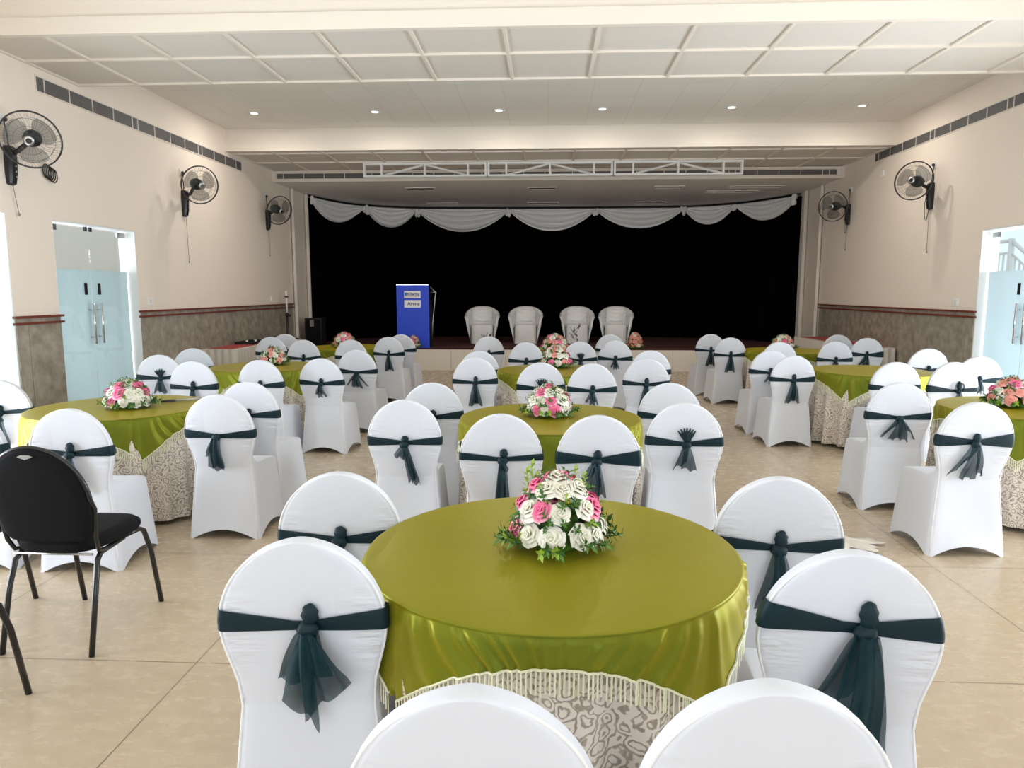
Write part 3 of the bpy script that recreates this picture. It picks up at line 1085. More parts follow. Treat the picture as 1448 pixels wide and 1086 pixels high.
def rrect(hw, y0, y1, r, m=9, kc=4):
    hd = (y1 - y0) / 2; cy = (y0 + y1) / 2
    r = min(r, hw * 0.98, hd * 0.98)
    P = []
    cs = ((hw - r, -hd + r, -PI / 2), (hw - r, hd - r, 0), (-hw + r, hd - r, PI / 2), (-hw + r, -hd + r, PI))
    for i in range(4):
        cx, cyy, a0 = cs[i]
        for k in range(kc + 1):
            a = a0 + PI / 2 * k / kc
            P.append((cx + r * math.cos(a), cy + cyy + r * math.sin(a), 0.0))
        nx_, ny_, na = cs[(i + 1) % 4]
        ex, ey = P[-1][0], P[-1][1]
        sx, sy = nx_ + r * math.cos(na), cy + ny_ + r * math.sin(na)
        for k in range(1, m):
            f = k / m
            P.append((ex + (sx - ex) * f, ey + (sy - ey) * f, 4 * f * (1 - f)))
    return P
def chair_cover_mesh():
    zs = [0.0, 0.02, 0.045, 0.08, 0.13, 0.19, 0.26, 0.33, 0.39, 0.425, 0.44, 0.448, 0.456, 0.463, 0.468, 0.472, 0.475, 0.478, 0.49, 0.505, 0.52, 0.54, 0.56, 0.59, 0.62, 0.65, 0.68, 0.71, 0.74, 0.77, 0.80, 0.83, 0.855, 0.88, 0.90, 0.915, 0.928, 0.938, 0.945, 0.9485]
    rs = []
    for z in zs:
        hw = max(halfw(z), 0.008)
        y0, y1 = yback(z), yfront(z)
        # narrower at the seat sides just above, and pinched side panels
        r = 0.018 if z > 0.5 else 0.03
        ring = []
        for x, y, e in rrect(hw, y0, y1, r):
            zz = z
            if z < 0.30:
                zz = z + 0.062 * e * (1 - z / 0.30)
                k = 1 - 0.05 * e * math.sin(PI * min(1, (z + 0.02) / 0.45))
                x *= 1 + 0.02 * (1 - e) * (1 - z / 0.3)
            # soft hollow between waist and legs
            if 0.02 < z < 0.47:
                h = 0.010 * e * math.sin(PI * z / 0.47)
                if abs(x) > hw * 0.97: x -= math.copysign(h, x)
                elif y < y0 + 0.004: y += h * 1.2
            ring.append((x, y, zz))
        rs.append(ring)
    mb = MB().rings(rs, False, True)
    return mb
CM = chair_cover_mesh().mesh('chair_cover', M_cover)
def piping_mesh():
    mb = MB()
    for back in (True,):
        pts = []
        for k in range(41):
            a = PI * k / 40
            z = ZW + (ZT - 0.006 - ZW) * math.sin(a)
            x = (HW - 0.001) * math.cos(a)
            pts.append((x, yback(z) + 0.006, z))
        for z in (0.66, 0.62, 0.58, 0.54, 0.50, 0.46, 0.40, 0.3, 0.2, 0.1, 0.01):
            pts.insert(0, (halfw(z) - 0.002 - (0.008 if z < 0.47 else 0), yback(z) + 0.006, z))
            pts.append((-halfw(z) + 0.002 + (0.008 if z < 0.47 else 0), yback(z) + 0.006, z))
        mb.tube(pts, 0.0038, 6)
    return mb
PM = piping_mesh().mesh('piping', M_seam)

# ---- sash variants: (tilt, knot x, puff height, ruffle, [tails: xb, wt, wb, len, jag])
BOWS = {
 'loop_wide':   (0.000, 0.02, 0.050, 0, [(-0.02, 0.05, 0.15, 0.15, 0.01), (-0.03, 0.03, 0.10, 0.25, -0.04), (0.05, 0.03, 0.13, 0.20, 0.05), (0.0, 0.04, 0.08, 0.12, 0)]),
 'long_full':   (-0.03, 0.03, 0.062, 0, [(-0.07, 0.05, 0.16, 0.20, 0.06), (-0.02, 0.06, 0.15, 0.34, 0.02), (0.02, 0.04, 0.10, 0.32, -0.03)]),
 'straight':    (0.0, 0.01, 0.045, 0, [(0.0, 0.035, 0.075, 0.24, 0.0), (-0.015, 0.03, 0.06, 0.235, 0.01), (0.02, 0.03, 0.03, 0.05, 0)]),
 'sweep_left':  (0.0, -0.01, 0.045, 0, [(-0.09, 0.04, 0.11, 0.15, 0.05), (-0.03, 0.04, 0.09, 0.21, 0.0), (0.03, 0.03, 0.05, 0.18, -0.01)]),
 'sweep_right': (0.0, 0.0, 0.035, 0, [(0.07, 0.035, 0.055, 0.25, 0.0), (0.05, 0.03, 0.05, 0.22, 0.01), (-0.03, 0.03, 0.06, 0.075, -0.01)]),
 'fan':         (0.0, 0.0, 0.018, 0, [(-0.08, 0.03, 0.09, 0.10, 0.04), (-0.03, 0.03, 0.08, 0.15, 0.01), (0.03, 0.03, 0.08, 0.155, -0.01), (0.085, 0.03, 0.09, 0.11, -0.05)]),
 'ruffle':      (0.0, 0.01, 0.060, 1, [(-0.035, 0.03, 0.08, 0.13, 0.02), (0.02, 0.03, 0.09, 0.15, -0.01)]),
 'square':      (0.0, -0.01, 0.012, 0, [(-0.02, 0.05, 0.10, 0.20, 0.0), (-0.045, 0.03, 0.06, 0.10, 0.02), (0.0, 0.04, 0.08, 0.21, 0.0)]),
 'short':       (0.0, 0.0, 0.040, 0, [(-0.04, 0.03, 0.06, 0.09, 0.02), (0.03, 0.03, 0.06, 0.10, -0.02), (0.0, 0.03, 0.05, 0.12, 0.0)]),
 'narrow_long': (0.0, 0.0, 0.052, 0, [(-0.02, 0.03, 0.10, 0.22, 0.02), (0.03, 0.03, 0.09, 0.21, -0.02)]),
 'loop_one':    (-0.01, 0.04, 0.075, 2, [(-0.01, 0.03, 0.04, 0.09, 0.0), (0.02, 0.03, 0.04, 0.07, 0.01)]),
}
ZS0 = 0.694
LIFT = {'loop_wide': 0.032, 'long_full': 0.070, 'straight': 0.022, 'sweep_left': 0.024, 'sweep_right': 0.0, 'fan': 0.012, 'ruffle': 0.026, 'square': 0.0, 'short': 0.018, 'narrow_long': 0.012, 'loop_one': 0.0}
WIDE = {'sweep_left': 1.35, 'long_full': 1.15, 'straight': 0.8}
ZS = ZS0
def band_mesh(tilt, rnd, wk=1.0):
    mb = MB()
    base = rrect(halfw(ZS), yback(ZS), yfront(ZS), 0.018)
    n = len(base)
    wl, wr = rnd.uniform(0.024, 0.036) * wk, rnd.uniform(0.022, 0.034) * wk
    sag = rnd.uniform(0.010, 0.020)
    rows = []
    for j in range(6):
        v = j / 5 * 2 - 1
        ring = []
        for i, (bx, by, e) in enumerate(base):
            q = min(1, abs(bx) / HW)
            rear = by < yback(ZS) + 0.03
            hh = (0.011 + ((wl if bx < 0 else wr) - 0.011) * q ** 0.8) if rear else 0.024
            zc = ZS + tilt * bx - (sag * (1 - q) if rear else 0) + 0.003
            z = zc + v * hh
            R = rrect(halfw(z) + 0.0065, yback(z) - 0.0065 - 0.002 * (1 - v * v), yfront(z) + 0.006, 0.021)
            x, y, _ = R[i]
            ring.append((x, y - (0.0015 * math.sin(v * 7 + bx * 20) if rear else 0), z))
        rows.append(ring)
    return mb.rings(rows)
def tail_mesh(kx, xb, wt, wb, ln, jag, layer, rnd):
    ph = rnd.uniform(0, 6); fr = rnd.uniform(4, 7)
    def f(u, v):
        c = 2 * u - 1
        wdt = (wt + (wb - wt) * v ** 0.7) / 2
        x = kx + (xb) * v ** 0.85 + c * wdt
        z = ZS - 0.02 - ln * v + jag * c * v + 0.010 * math.sin(c * 5 + ph) * v
        fold = (0.004 + 0.010 * v) * math.sin(fr * c + ph + 2.0 * v)
        y = yback(z) - 0.020 - 0.012 * layer - 0.018 * math.sin(PI * min(1, v * 1.15)) + fold
        return (x, min(y, yback(z) - 0.008), z)
    return MB().grid(f, 15, 14)
BM = {}
for bi, (nm, (tilt, kx, puff, ruf, tails)) in enumerate(BOWS.items()):
    rnd = random.Random(bi + 5)
    ZS = ZS0 + LIFT[nm]
    parts = {}
    parts['band'] = band_mesh(tilt, rnd, WIDE.get(nm, 1.0)).mesh('sash', M_sash, True, False)
    k = MB()
    yk = yback(ZS) - 0.018
    k.ball((kx, yk, ZS - 0.018), 0.030, 0.020, 0.024, 14, 10)
    if puff > 0.03:
        k.ball((kx + 0.006, yk + 0.002, ZS + puff * 0.45), 0.023, 0.017, puff * 0.62, 14, 10)
    if ruf == 1:
        for q in range(7):
            a = PI / 2 + (q - 3) * 0.22
            k.tube([(kx, yk, ZS), (kx + 0.05 * math.cos(a), yk - 0.006, ZS + 0.05 * math.sin(a)), (kx + 0.085 * math.cos(a), yk - 0.004 * (q % 2), ZS + 0.085 * math.sin(a))], [0.010, 0.009, 0.003], 6)
    k.v = [(x + 0.002 * math.sin(z * 300), y + 0.0015 * math.sin(x * 260 + z * 140), z) for x, y, z in k.v]
    parts['knot'] = k.mesh('bow_knot', M_sash)
    parts['tails'] = [tail_mesh(kx, xb, wt, wb, ln, jag, j % 3, rnd).mesh('bow_tail', M_tulle, True, False) for j, (xb, wt, wb, ln, jag) in enumerate(tails)]
    if ruf == 2:
        lp = MB()
        def lf(u, v):
            a = 2 * PI * u
            return (kx + 0.0 + 0.042 * math.cos(a) * (0.8 + 0.2 * v), yk - 0.006 - 0.02 * v, ZS + 0.025 + 0.045 * math.sin(a))
        lp.grid(lf, 20, 4, True)
        parts['tails'].append(lp.mesh('bow_tail', M_tulle, True, False))
    BM[nm] = parts

# ------------------------------------------------------------------ chair placement (x, y of the dome top; yaw deg; bow; label)
TN = {1: 'front table', 2: 'second centre table', 3: 'third centre table', 4: 'farthest centre table',
      5: 'near left table', 6: 'middle left table', 7: 'far left table', 8: 'near right table', 9: 'middle right table', 10: 'far right table'}
CH = [
 # front centre table
 (-0.12, 1.08, 0, 'short', 'left of two cropped by the bottom edge, at the front table'),
 (0.38, 1.12, -2, 'narrow_long', 'right of two cropped by the bottom edge, at the front table'),
 (-0.65, 1.77, -4, 'loop_wide', 'with looped sheer bow, nearer left of the front table'),
 (-0.75, 2.46, -4, 'short', 'farther one on the left side of the front table, knot with puff'),
 (0.78, 1.75, 6, 'long_full', 'with long full tails, nearer right of the front table'),
 (0.83, 2.47, 4, 'narrow_long', 'farther one on the right side of the front table, short tails'),
 # second centre table
 (-0.24, 3.72, 0, 'straight', 'with straight hanging tails, directly behind the front table, left one'),
 (0.28, 3.70, 0, 'sweep_left', 'with wide sash swept left, directly behind the front bouquet'),
 (-0.86, 4.19, -2, 'sweep_right', 'with one tail swept right, nearer on left side of second centre table'),
 (-0.82, 5.00, -8, 'short', 'farther one on the left side of the second centre table'),
 (0.82, 4.15, 4, 'ruffle', 'with upright ruffled bow, nearer on right side of second centre table'),
 (0.89, 5.07, 6, 'short', 'farther one on the right side of the second centre table'),
 # third centre table
 (-0.05, 6.49, 0, 'ruffle', 'just behind the second centre bouquet, near side of third centre table'),
 (0.42, 6.42, 0, 'short', 'with small looped bow, near right of the third centre table'),
 (-0.71, 7.00, -4, 'narrow_long', 'nearer of two on the left side of the third centre table'),
 (-0.74, 7.76, -4, 'short', 'farther of two on the left side of the third centre table'),
 (0.98, 6.93, 6, 'narrow_long', 'nearer of two on the right side of the third centre table'),
 (1.16, 7.90, 6, 'short', 'farther of two on the right side of the third centre table'),
 # farthest centre table
 (-0.26, 9.10, 0, 'short', 'left one on the near side of the farthest centre table'),
 (0.44, 9.26, 0, 'ruffle', 'with round dark knot, right one on near side of farthest centre table'),
 (-0.84, 10.27, -5, 'short', 'on the left side of the farthest centre table'),
 (0.92, 9.46, 5, 'short', 'nearer on the right side of the farthest centre table'),
 (0.97, 10.81, 5, 'short', 'farther on the right side of the farthest centre table'),
 # near left table
 (-4.07, 5.01, -8, 'straight', 'cut by the left edge, left side of the near left table'),
 (-3.29, 3.78, 0, 'short', 'mostly hidden behind the black chair, near side of near left table'),
 (-2.67, 3.77, -4, 'narrow_long', 'just behind the black chair, near side of the near left table'),
 (-2.09, 4.35, 0, 'square', 'with square hanging tail, nearer on right side of near left table'),
 (-2.17, 5.00, 5, 'short', 'farther one on the right side of the near left table'),
 # middle left table
 (-4.01, 7.11, -12, 'ruffle', 'nearer one on the left side of middle left table, by glass door'),
 (-4.07, 7.94, -10, 'short', 'farther one on the left side of the middle left table'),
 (-3.33, 6.47, 0, 'narrow_long', 'left one on the near side of the middle left table'),
 (-2.74, 6.61, 4, 'short', 'right one on the near side of the middle left table'),
 (-2.21, 6.80, 5, 'short', 'with small twisted bow, nearer on right side of middle left table'),
 (-2.13, 7.83, 6, 'fan', 'farther one on the right side of the middle left table'),
 # far left table
 (-3.96, 9.99, -6, 'short', 'nearer on the left side of the far left table'),
 (-4.01, 10.68, -6, 'short', 'farther on the left side of the far left table, bare dome'),
 (-3.28, 9.39, 0, 'narrow_long', 'left one on the near side of the far left table'),
 (-2.65, 9.46, 3, 'short', 'right one on the near side of the far left table, under bouquet'),
 (-2.27, 10.07, 4, 'narrow_long', 'with wide dark tail, nearer on right side of far left table'),
 (-2.21, 10.66, 5, 'short', 'farther on the right side of the far left table, before lectern'),
 # near right table
 (2.56, 4.26, -2, 'sweep_left', 'with tail hanging left, nearer on left side of near right table'),
 (2.55, 5.17, 2, 'fan', 'with fanned out bow, farther on left side of near right table'),
 # middle right table
 (2.53, 7.33, -3, 'narrow_long', 'nearer of two on the left side of the middle right table'),
 (2.50, 7.98, -3, 'short', 'farther of two on the left side of the middle right table'),
 (3.25, 6.69, 2, 'short', 'left one on the near side of the middle right table'),
 (3.79, 6.72, 0, 'loop_one', 'with single round loop bow, near side of the middle right table'),
 (4.37, 7.32, 4, 'short', 'in front of the right glass door, right of middle right table'),
 (4.39, 8.32, 4, 'short', 'farther one on the right side of the middle right table'),
 # far right table
 (3.02, 9.30, 0, 'short', 'left one on the near side of the far right table'),
 (3.78, 9.42, 0, 'short', 'right one on the near side of the far right table'),
 (2.61, 10.15, -4, 'narrow_long', 'with long dark tails, nearer on left side of far right table'),
 (2.52, 10.98, -4, 'narrow_long', 'farther on the left side of the far right table'),
 (4.51, 10.16, 3, 'sweep_left', 'nearer on the right side of the far right table'),
 (4.40, 10.90, 4, 'short', 'farther on the right side of the far right table'),
]
CPOS = []
for i, (tx, ty, yd, bow, lb) in enumerate(CH):
    a = math.radians(-yd)
    # dome top sits at local (0, -0.22)
    ox = tx - 0.22 * math.sin(a) * 1.0
    oy = ty + 0.22 * math.cos(a)
    CPOS.append((ox, oy, a))
    c = thing('banquet_chair', 'white covered chair ' + lb, 'chair', (ox, oy, 0), a, 'white covered chairs with dark teal sashes')
    cv = link('chair_cover', CM, c)
    link('piping', PM, cv)
    P = BM[bow]
    s = link('sash', P['band'], c)
    s['label'] = 'dark teal sheer sash'
    link('bow_knot', P['knot'], s)
    for me in P['tails']:
        link('bow_tail', me, s)

# ------------------------------------------------------------------ round tables
TB = [  # x, y, overlay angle, label
 (0.02, 2.23, 0.0, 1), (0.03, 4.68, 0.72, 2), (0.08, 7.55, 0.35, 3), (0.10, 10.15, 0.2, 4),
 (-3.10, 4.95, -0.05, 5), (-3.14, 7.75, 0.2, 6), (-3.00, 10.55, 0.1, 7),
 (3.50, 5.20, 0.1, 8), (3.45, 7.65, 0.03, 9), (3.42, 10.25, 0.0, 10)]
R = 0.588
S_OV = 0.668
def push_out(x, y, z, tx, ty):
    """cloth gives way to the chairs pushed against it"""
    if z > 0.49:
        return x, y
    for ox, oy, a in CPOS:
        if abs(ox - tx) > 1.2 or abs(oy - ty) > 1.2:
            continue
        c, s = math.cos(-a), math.sin(-a)
        dx, dy = x - ox, y - oy
        lx = dx * c - dy * s; ly = dx * s + dy * c
        m = 0.02
        hw = 0.245 + m
        if -hw < lx < hw and -0.26 < ly < 0.25 + m:
            # move towards the table centre until outside
            vx, vy = tx - x, ty - y
            l = math.hypot(vx, vy)
            if l < 1e-6: continue
            vx /= l; vy /= l
            for k in range(1, 40):
                nx, ny = x + vx * 0.01 * k, y + vy * 0.01 * k
                dx, dy = nx - ox, ny - oy
                lx = dx * c - dy * s; ly = dx * s + dy * c
                if not (-hw < lx < hw and -0.26 < ly < 0.25 + m):
                    x, y = nx, ny
                    break
    return x, y
def table_set(tx, ty, ang, idx):
    rnd = random.Random(idx * 7)
    nm = TN[idx]
    t = thing('round_table', 'round banquet table hidden under cloths, the ' + nm, 'table', (tx, ty, 0), 0, 'round banquet tables')
    obj('tabletop', MB().lathe([(R - 0.012, 0.725), (R - 0.008, 0.735), (R - 0.012, 0.748)], 64), M_white, t, True)
    for k in range(4):
        a = PI / 4 + k * PI / 2
        obj('leg', MB().tube([(0.17 * math.cos(a), 0.17 * math.sin(a), 0.72), (0.2 * math.cos(a), 0.2 * math.sin(a), 0.0)], 0.014, 8), M_steel, t, True)
    # patterned floor length cloth
    n = 288
    ph = [rnd.uniform(0, 6) for _ in range(4)]
    rs = []; uvs = []
    zz = [0.7525, 0.7525, 0.748, 0.735, 0.70, 0.64, 0.56, 0.49, 0.42, 0.34, 0.26, 0.18, 0.10, 0.035]
    for j, z in enumerate(zz):
        ring = []
        f = max(0, (0.75 - z) / 0.72)
        for i in range(n):
            th = 2 * PI * i / n
            fold = 0.5 * math.sin(17 * th + ph[0] + 1.2 * math.sin(3 * th + ph[1])) + 0.5 * math.sin(23 * th + ph[2] + math.sin(2 * th))
            r = R + 0.004 + (0.012 + 0.040 * f) * fold * min(1, f * 3) + 0.02 * f
            if j == 0: r = 0.05
            if j == 1: r = R - 0.006
            if j == 2: r = R + 0.001
            x, y = r * math.cos(th), r * math.sin(th)
            x, y = push_out(x + tx, y + ty, z, tx, ty)
            ring.append((x - tx, y - ty, z))
        rs.append(ring)
    mb = MB().rings(rs)
    me = mb.mesh('tablecloth', M_damask, True, False)
    uv = me.uv_layers.new(name='UVMap')
    for p in me.polygons:
        for li, vi in zip(p.loop_indices, p.vertices):
            i = vi % n; j = vi // n
            u = i / n
            if i == 0 and any((q % n) > n // 2 for q in p.vertices): u = 1.0
            uv.data[li].uv = (u * 3.9, zz[j] if j > 0 else 1.3)
    o = link('tablecloth', me, None, (tx, ty, 0))
    tag(o, 'floor-length beige damask patterned cloth on the ' + nm, 'tablecloth', 'beige damask tablecloths')
    # olive satin square overlay
    n = 900
    def hang(th):
        a = th - ang
        c, s = abs(math.cos(a)), abs(math.sin(a))
        d = S_OV / max(c, s)
        d = (d ** -9 + (S_OV * 1.40) ** -9) ** (-1 / 9)
        return d - R
    ph = [rnd.uniform(0, 6) for _ in range(6)]
    def ov(th, v):
        h = hang(th)
        z = 0.762 - h * v
        f = h * v
        # folds fan out from the corners, so they lean as they fall
        q = th - ang
        lean = 0.16 * math.sin(4 * q) * v
        tt = th + lean
        fold = 0.42 * math.sin(34 * tt + ph[0] + 1.9 * math.sin(4 * tt + ph[1])) + 0.42 * math.sin(61 * tt + ph[2] + 2.2 * math.sin(5 * tt + ph[3])) + 0.26 * math.sin(103 * tt + ph[4] + 2.4 * math.sin(3 * tt))
        env = 0.65 + 0.35 * math.sin(7 * tt + ph[5])
        amp = (0.0085 * min(1, v * 6) + 0.050 * min(f, 0.25)) * env
        r = R + 0.010 + 0.008 * min(1, v * 6) + amp * (fold + 0.3) + 0.02 * f
        x, y = r * math.cos(th), r * math.sin(th)
        x, y = push_out(x + tx, y + ty, z, tx, ty)
        return (x - tx, y - ty, z)
    rs = []
    for r, z in ((0.05, 0.7655), (0.3, 0.7655), (0.5, 0.766), (R - 0.01, 0.766), (R + 0.006, 0.7655), (R + 0.013, 0.7635)):
        rs.append([(r * math.cos(2 * PI * i / n), r * math.sin(2 * PI * i / n), z + (0.0006 * math.sin(5 * 2 * PI * i / n + r * 9) if r < 0.55 else 0)) for i in range(n)])
    for v in (0.0, 0.04, 0.1, 0.2, 0.32, 0.45, 0.6, 0.75, 0.88, 1.0):
        rs.append([ov(2 * PI * i / n, v) for i in range(n)])
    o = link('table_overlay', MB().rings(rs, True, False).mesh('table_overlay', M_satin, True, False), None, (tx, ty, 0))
    tag(o, 'square olive green satin overlay with fringe on the ' + nm, 'table overlay', 'olive satin table overlays')
    # looped fringe
    fr = MB()
    pts = []
    ns = 330
    hem = [Vector(ov(2 * PI * i / ns, 1.0)) for i in range(ns + 1)]
    for p in hem:
        l = math.hypot(p.x, p.y)
        p.x *= 1 + 0.004 / l; p.y *= 1 + 0.004 / l
    fr.tube([tuple(p) for p in hem], 0.0035, 5)
    for i in range(ns):
        p = hem[i]; q = hem[i + 1]
        for s_, pp in ((0, p),):
            ln = 0.066 + 0.004 * math.sin(i * 1.7)
            l = math.hypot(pp.x, pp.y)
            ex, ey = pp.x / l, pp.y / l
            tx_, ty_ = -ey * 0.0026, ex * 0.0026
            z0, z1 = pp.z, max(pp.z - ln, 0.01)
            a_ = (pp.x, pp.y)
            b_ = (pp.x + ex * 0.002, pp.y + ey * 0.002)
            fr.add([(a_[0] - tx_, a_[1] - ty_, z0), (a_[0] + tx_, a_[1] + ty_, z0), (a_[0] + tx_ , a_[1] + ty_, z1), (a_[0] - tx_, a_[1] - ty_, z1),
                    (a_[0] + ex * 0.0015, a_[1] + ey * 0.0015, z0), (a_[0] + ex * 0.0015, a_[1] + ey * 0.0015, z1)],
                   [(0, 3, 5, 4), (4, 5, 2, 1), (0, 1, 2, 3)])
    fo = obj('fringe', fr, M_fringe, o, False, False, 'cream green looped fringe')
for a in TB:
    table_set(*a)

# ------------------------------------------------------------------ bouquets
def rose_mesh(name, m, seed, scale=1.0):
    rnd = random.Random(seed)
    mb = MB()
    layers = ((3, 0.008, 0.014, 0.034, 0.0), (4, 0.014, 0.021, 0.035, 0.2), (5, 0.020, 0.030, 0.033, 0.5), (6, 0.026, 0.040, 0.028, 0.9))
    for li, (cnt, r0, r1, h, curl) in enumerate(layers):
        for k in range(cnt):
            a0 = 2 * PI * k / cnt + li * 0.7 + rnd.uniform(-0.15, 0.15)
            span = 2 * PI / cnt * 0.72
            def f(u, v):
                c = 2 * u - 1
                a = a0 + c * span * (0.45 + 0.55 * math.sin(PI * (0.15 + 0.6 * v)))
                r = r0 * 0.35 + (r1 - r0 * 0.35) * (v ** (1.3)) + curl * 0.006 * v ** 4
                z = h * math.sin(PI / 2 * min(1.0, v * 1.15)) * (1 - 0.26 * c * c * v) - curl * 0.012 * v ** 5 - 0.004 * li
                r += 0.003 * c
                return (r * math.cos(a), r * math.sin(a), z)
            mb.grid(f, 7, 6)
    mb.ball((0, 0, 0.016), 0.009, 0.009, 0.016, 8, 6)
    mb.v = [tuple(c * scale for c in p) for p in mb.v]
    return mb.mesh(name, m, True, False)
ROSES = [rose_mesh('white_rose', M_petalw, 1), rose_mesh('pink_rose', M_petalp, 2), rose_mesh('white_rose', M_petalw, 3, 0.9), rose_mesh('salmon_rose', M_petals, 4, 0.9)]
def sprig_mesh(m, seed, n=12, L_=0.10, lw=0.010, ll=0.024):
    rnd = random.Random(seed)
    mb = MB()
    pts = [(0.004 * math.sin(k), 0.004 * math.cos(k * 1.3), L_ * k / 4) for k in range(5)]
    mb.tube(pts, 0.0015, 4)
    for i in range(n):
        z = L_ * (0.15 + 0.85 * i / n)
        a = i * 2.4
        d = Vector((math.cos(a), math.sin(a), 0.7)).normalized()
        p = Vector((0, 0, z))
        s = Vector((-math.sin(a), math.cos(a), 0))
        up = d.cross(s)
        l = ll * rnd.uniform(0.7, 1.2)
        q = [p, p + d * l * 0.45 + s * lw * 0.5 + up * 0.002, p + d * l, p + d * l * 0.45 - s * lw * 0.5 + up * 0.002]
        mb.add(q, [(0, 1, 2), (0, 2, 3)])
    return mb.mesh('leaf_sprig', m, True, False)
SPR = [sprig_mesh(M_leaf, 1), sprig_mesh(M_leaf, 2, 16, 0.085, 0.014, 0.03), sprig_mesh(M_leaf2, 3, 12, 0.08, 0.012, 0.022), sprig_mesh(M_leafdark, 5, 14, 0.14, 0.016, 0.026)]
FOAM = MB().ball((0, 0, 0.055), 0.125, 0.115, 0.095, 20, 12)
FOAM.v = [(x * (1 + 0.05 * math.sin(z * 200 + x * 90)), y * (1 + 0.05 * math.cos(x * 150)), max(z, 0.0)) for x, y, z in FOAM.v]
FOAMM = FOAM.mesh('foliage_base', M_leaf)
def bouquet(label, x, y, z, rx, ry, h, seed, kinds=(0, 1, 2, 0, 1), group='rose bouquets on the tables', tip=None):
    rnd = random.Random(seed)
    t = thing('rose_bouquet', label, 'flowers', (x, y, z), rnd.uniform(-0.5, 0.5) if seed != 11 else 0.0, group)
    b = link('foliage_base', FOAMM, t)
    b.scale = (rx / 0.22, ry / 0.22, h / 0.26)
    n = 19
    rows = ((0.13, 11, 0.0), (0.40, 11, 0.3), (0.66, 8, 0.1), (0.90, 4, 0))
    if h > 0.3:
        rows = ((0.10, 10, 0.0), (0.28, 10, 0.3), (0.47, 9, 0.0), (0.66, 7, 0.2), (0.84, 5, 0.1), (1.0, 1, 0))
    k = 0
    for f, cnt, off in rows:
        for i in range(cnt):
            a = 2 * PI * i / cnt + off + rnd.uniform(-0.16, 0.16)
            e = f * PI / 2 * rnd.uniform(0.93, 1.05)
            cx, cy, cz = math.cos(e) * math.cos(a), math.cos(e) * math.sin(a), math.sin(e)
            p = Vector((rx * 0.80 * cx, ry * 0.80 * cy, 0.025 + h * 0.80 * cz))
            d = Vector((cx / rx, cy / ry, cz / h + 1.5)).normalized()
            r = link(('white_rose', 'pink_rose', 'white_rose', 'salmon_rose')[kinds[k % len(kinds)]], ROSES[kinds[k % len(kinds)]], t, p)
            s = rnd.uniform(0.85, 1.1)
            r.scale = (s, s, s)
            r.rotation_euler = d.to_track_quat('Z', 'Y').to_euler()
            k += 1 + (rnd.random() < 0.3)
    for i in range(96):
        a = 2 * PI * i * 0.381966 + rnd.uniform(-0.2, 0.2)
        e = (0.03 if i < 26 else rnd.uniform(0.15, 1.4)) + rnd.uniform(0, 0.10)
        cx, cy, cz = math.cos(e) * math.cos(a), math.cos(e) * math.sin(a), math.sin(e)
        p = Vector((rx * 0.66 * cx, ry * 0.66 * cy, 0.02 + h * (0.66 if e > 0.15 else 0.7) * cz))
        if e > 0.15: s_f = 0.72
        else: s_f = 1.0
        d = Vector((cx, cy, cz * 1.2 + 0.1)).normalized()
        q = link('leaf_sprig', SPR[(0, 1, 2, 0, 1)[i % 5]], t, p)
        s = rnd.uniform(0.85, 1.15) * s_f
        q.scale = (s * 1.2, s * 1.2, s)
        q.rotation_euler = d.to_track_quat('Z', 'Y').to_euler()
    for dx, dy, hh in (tip or ()):
        q = link('leaf_sprig', SPR[2], t, (dx, dy, h * 0.6))
        q.scale = (1.1, 1.1, hh)
    return t
ZT_ = 0.7665
bouquet('large rose bouquet in pink and white on the front table', 0.04, 2.25, ZT_, 0.165, 0.155, 0.25, 11, (0, 1, 2, 0, 1, 2, 0), tip=((-0.10, 0.02, 1.3), (-0.085, 0.05, 1.5), (-0.07, 0.02, 1.1), (0.06, 0.08, 1.2), (0.09, 0.06, 1.0), (-0.06, -0.06, 0.9)))
bouquet('pink and white rose bouquet on the second centre table', 0.02, 4.72, ZT_, 0.165, 0.16, 0.20, 12)
bouquet('pink and white rose bouquet on the near left table', -3.02, 4.92, ZT_, 0.18, 0.16, 0.19, 13)
bouquet('pink and white rose bouquet on the third centre table', 0.11, 7.80, ZT_, 0.19, 0.17, 0.24, 14, (1, 0, 3, 0))
bouquet('bulky rose bouquet on the farthest centre table', 0.12, 9.95, ZT_, 0.22, 0.20, 0.24, 15, (3, 1, 0, 3))
bouquet('leafy rose bouquet on the middle left table', -3.13, 7.95, ZT_, 0.16, 0.16, 0.19, 16, (0, 3, 2, 3))
bouquet('rose bouquet on the far left table', -3.02, 10.45, ZT_, 0.18, 0.17, 0.22, 17, (3, 0, 1, 3))
bouquet('rose bouquet on the far right table', 3.42, 10.4, ZT_, 0.17, 0.17, 0.20, 18, (0, 3, 0, 1))
bouquet('rose bouquet cut by the right edge on the near right table', 3.40, 5.28, ZT_, 0.18, 0.17, 0.20, 19, (3, 1, 2, 3))
G2 = 'rose bouquets along the stage edge'
bouquet('rose bouquet standing on the stage edge beside the blue lectern', -2.72, 14.40 + 0.02, 0.441, 0.14, 0.09, 0.26, 20, (0, 3, 1, 0), G2)
bouquet('tall rose bouquet standing on the stage edge right of the armchairs', 1.80, 14.48, 0.441, 0.18, 0.13, 0.36, 21, (3, 0, 3, 3), G2)
bouquet('rose bouquet standing on the stage edge, rightmost', 3.20, 14.52, 0.441, 0.15, 0.14, 0.24, 22, (0, 3, 0, 0), G2)
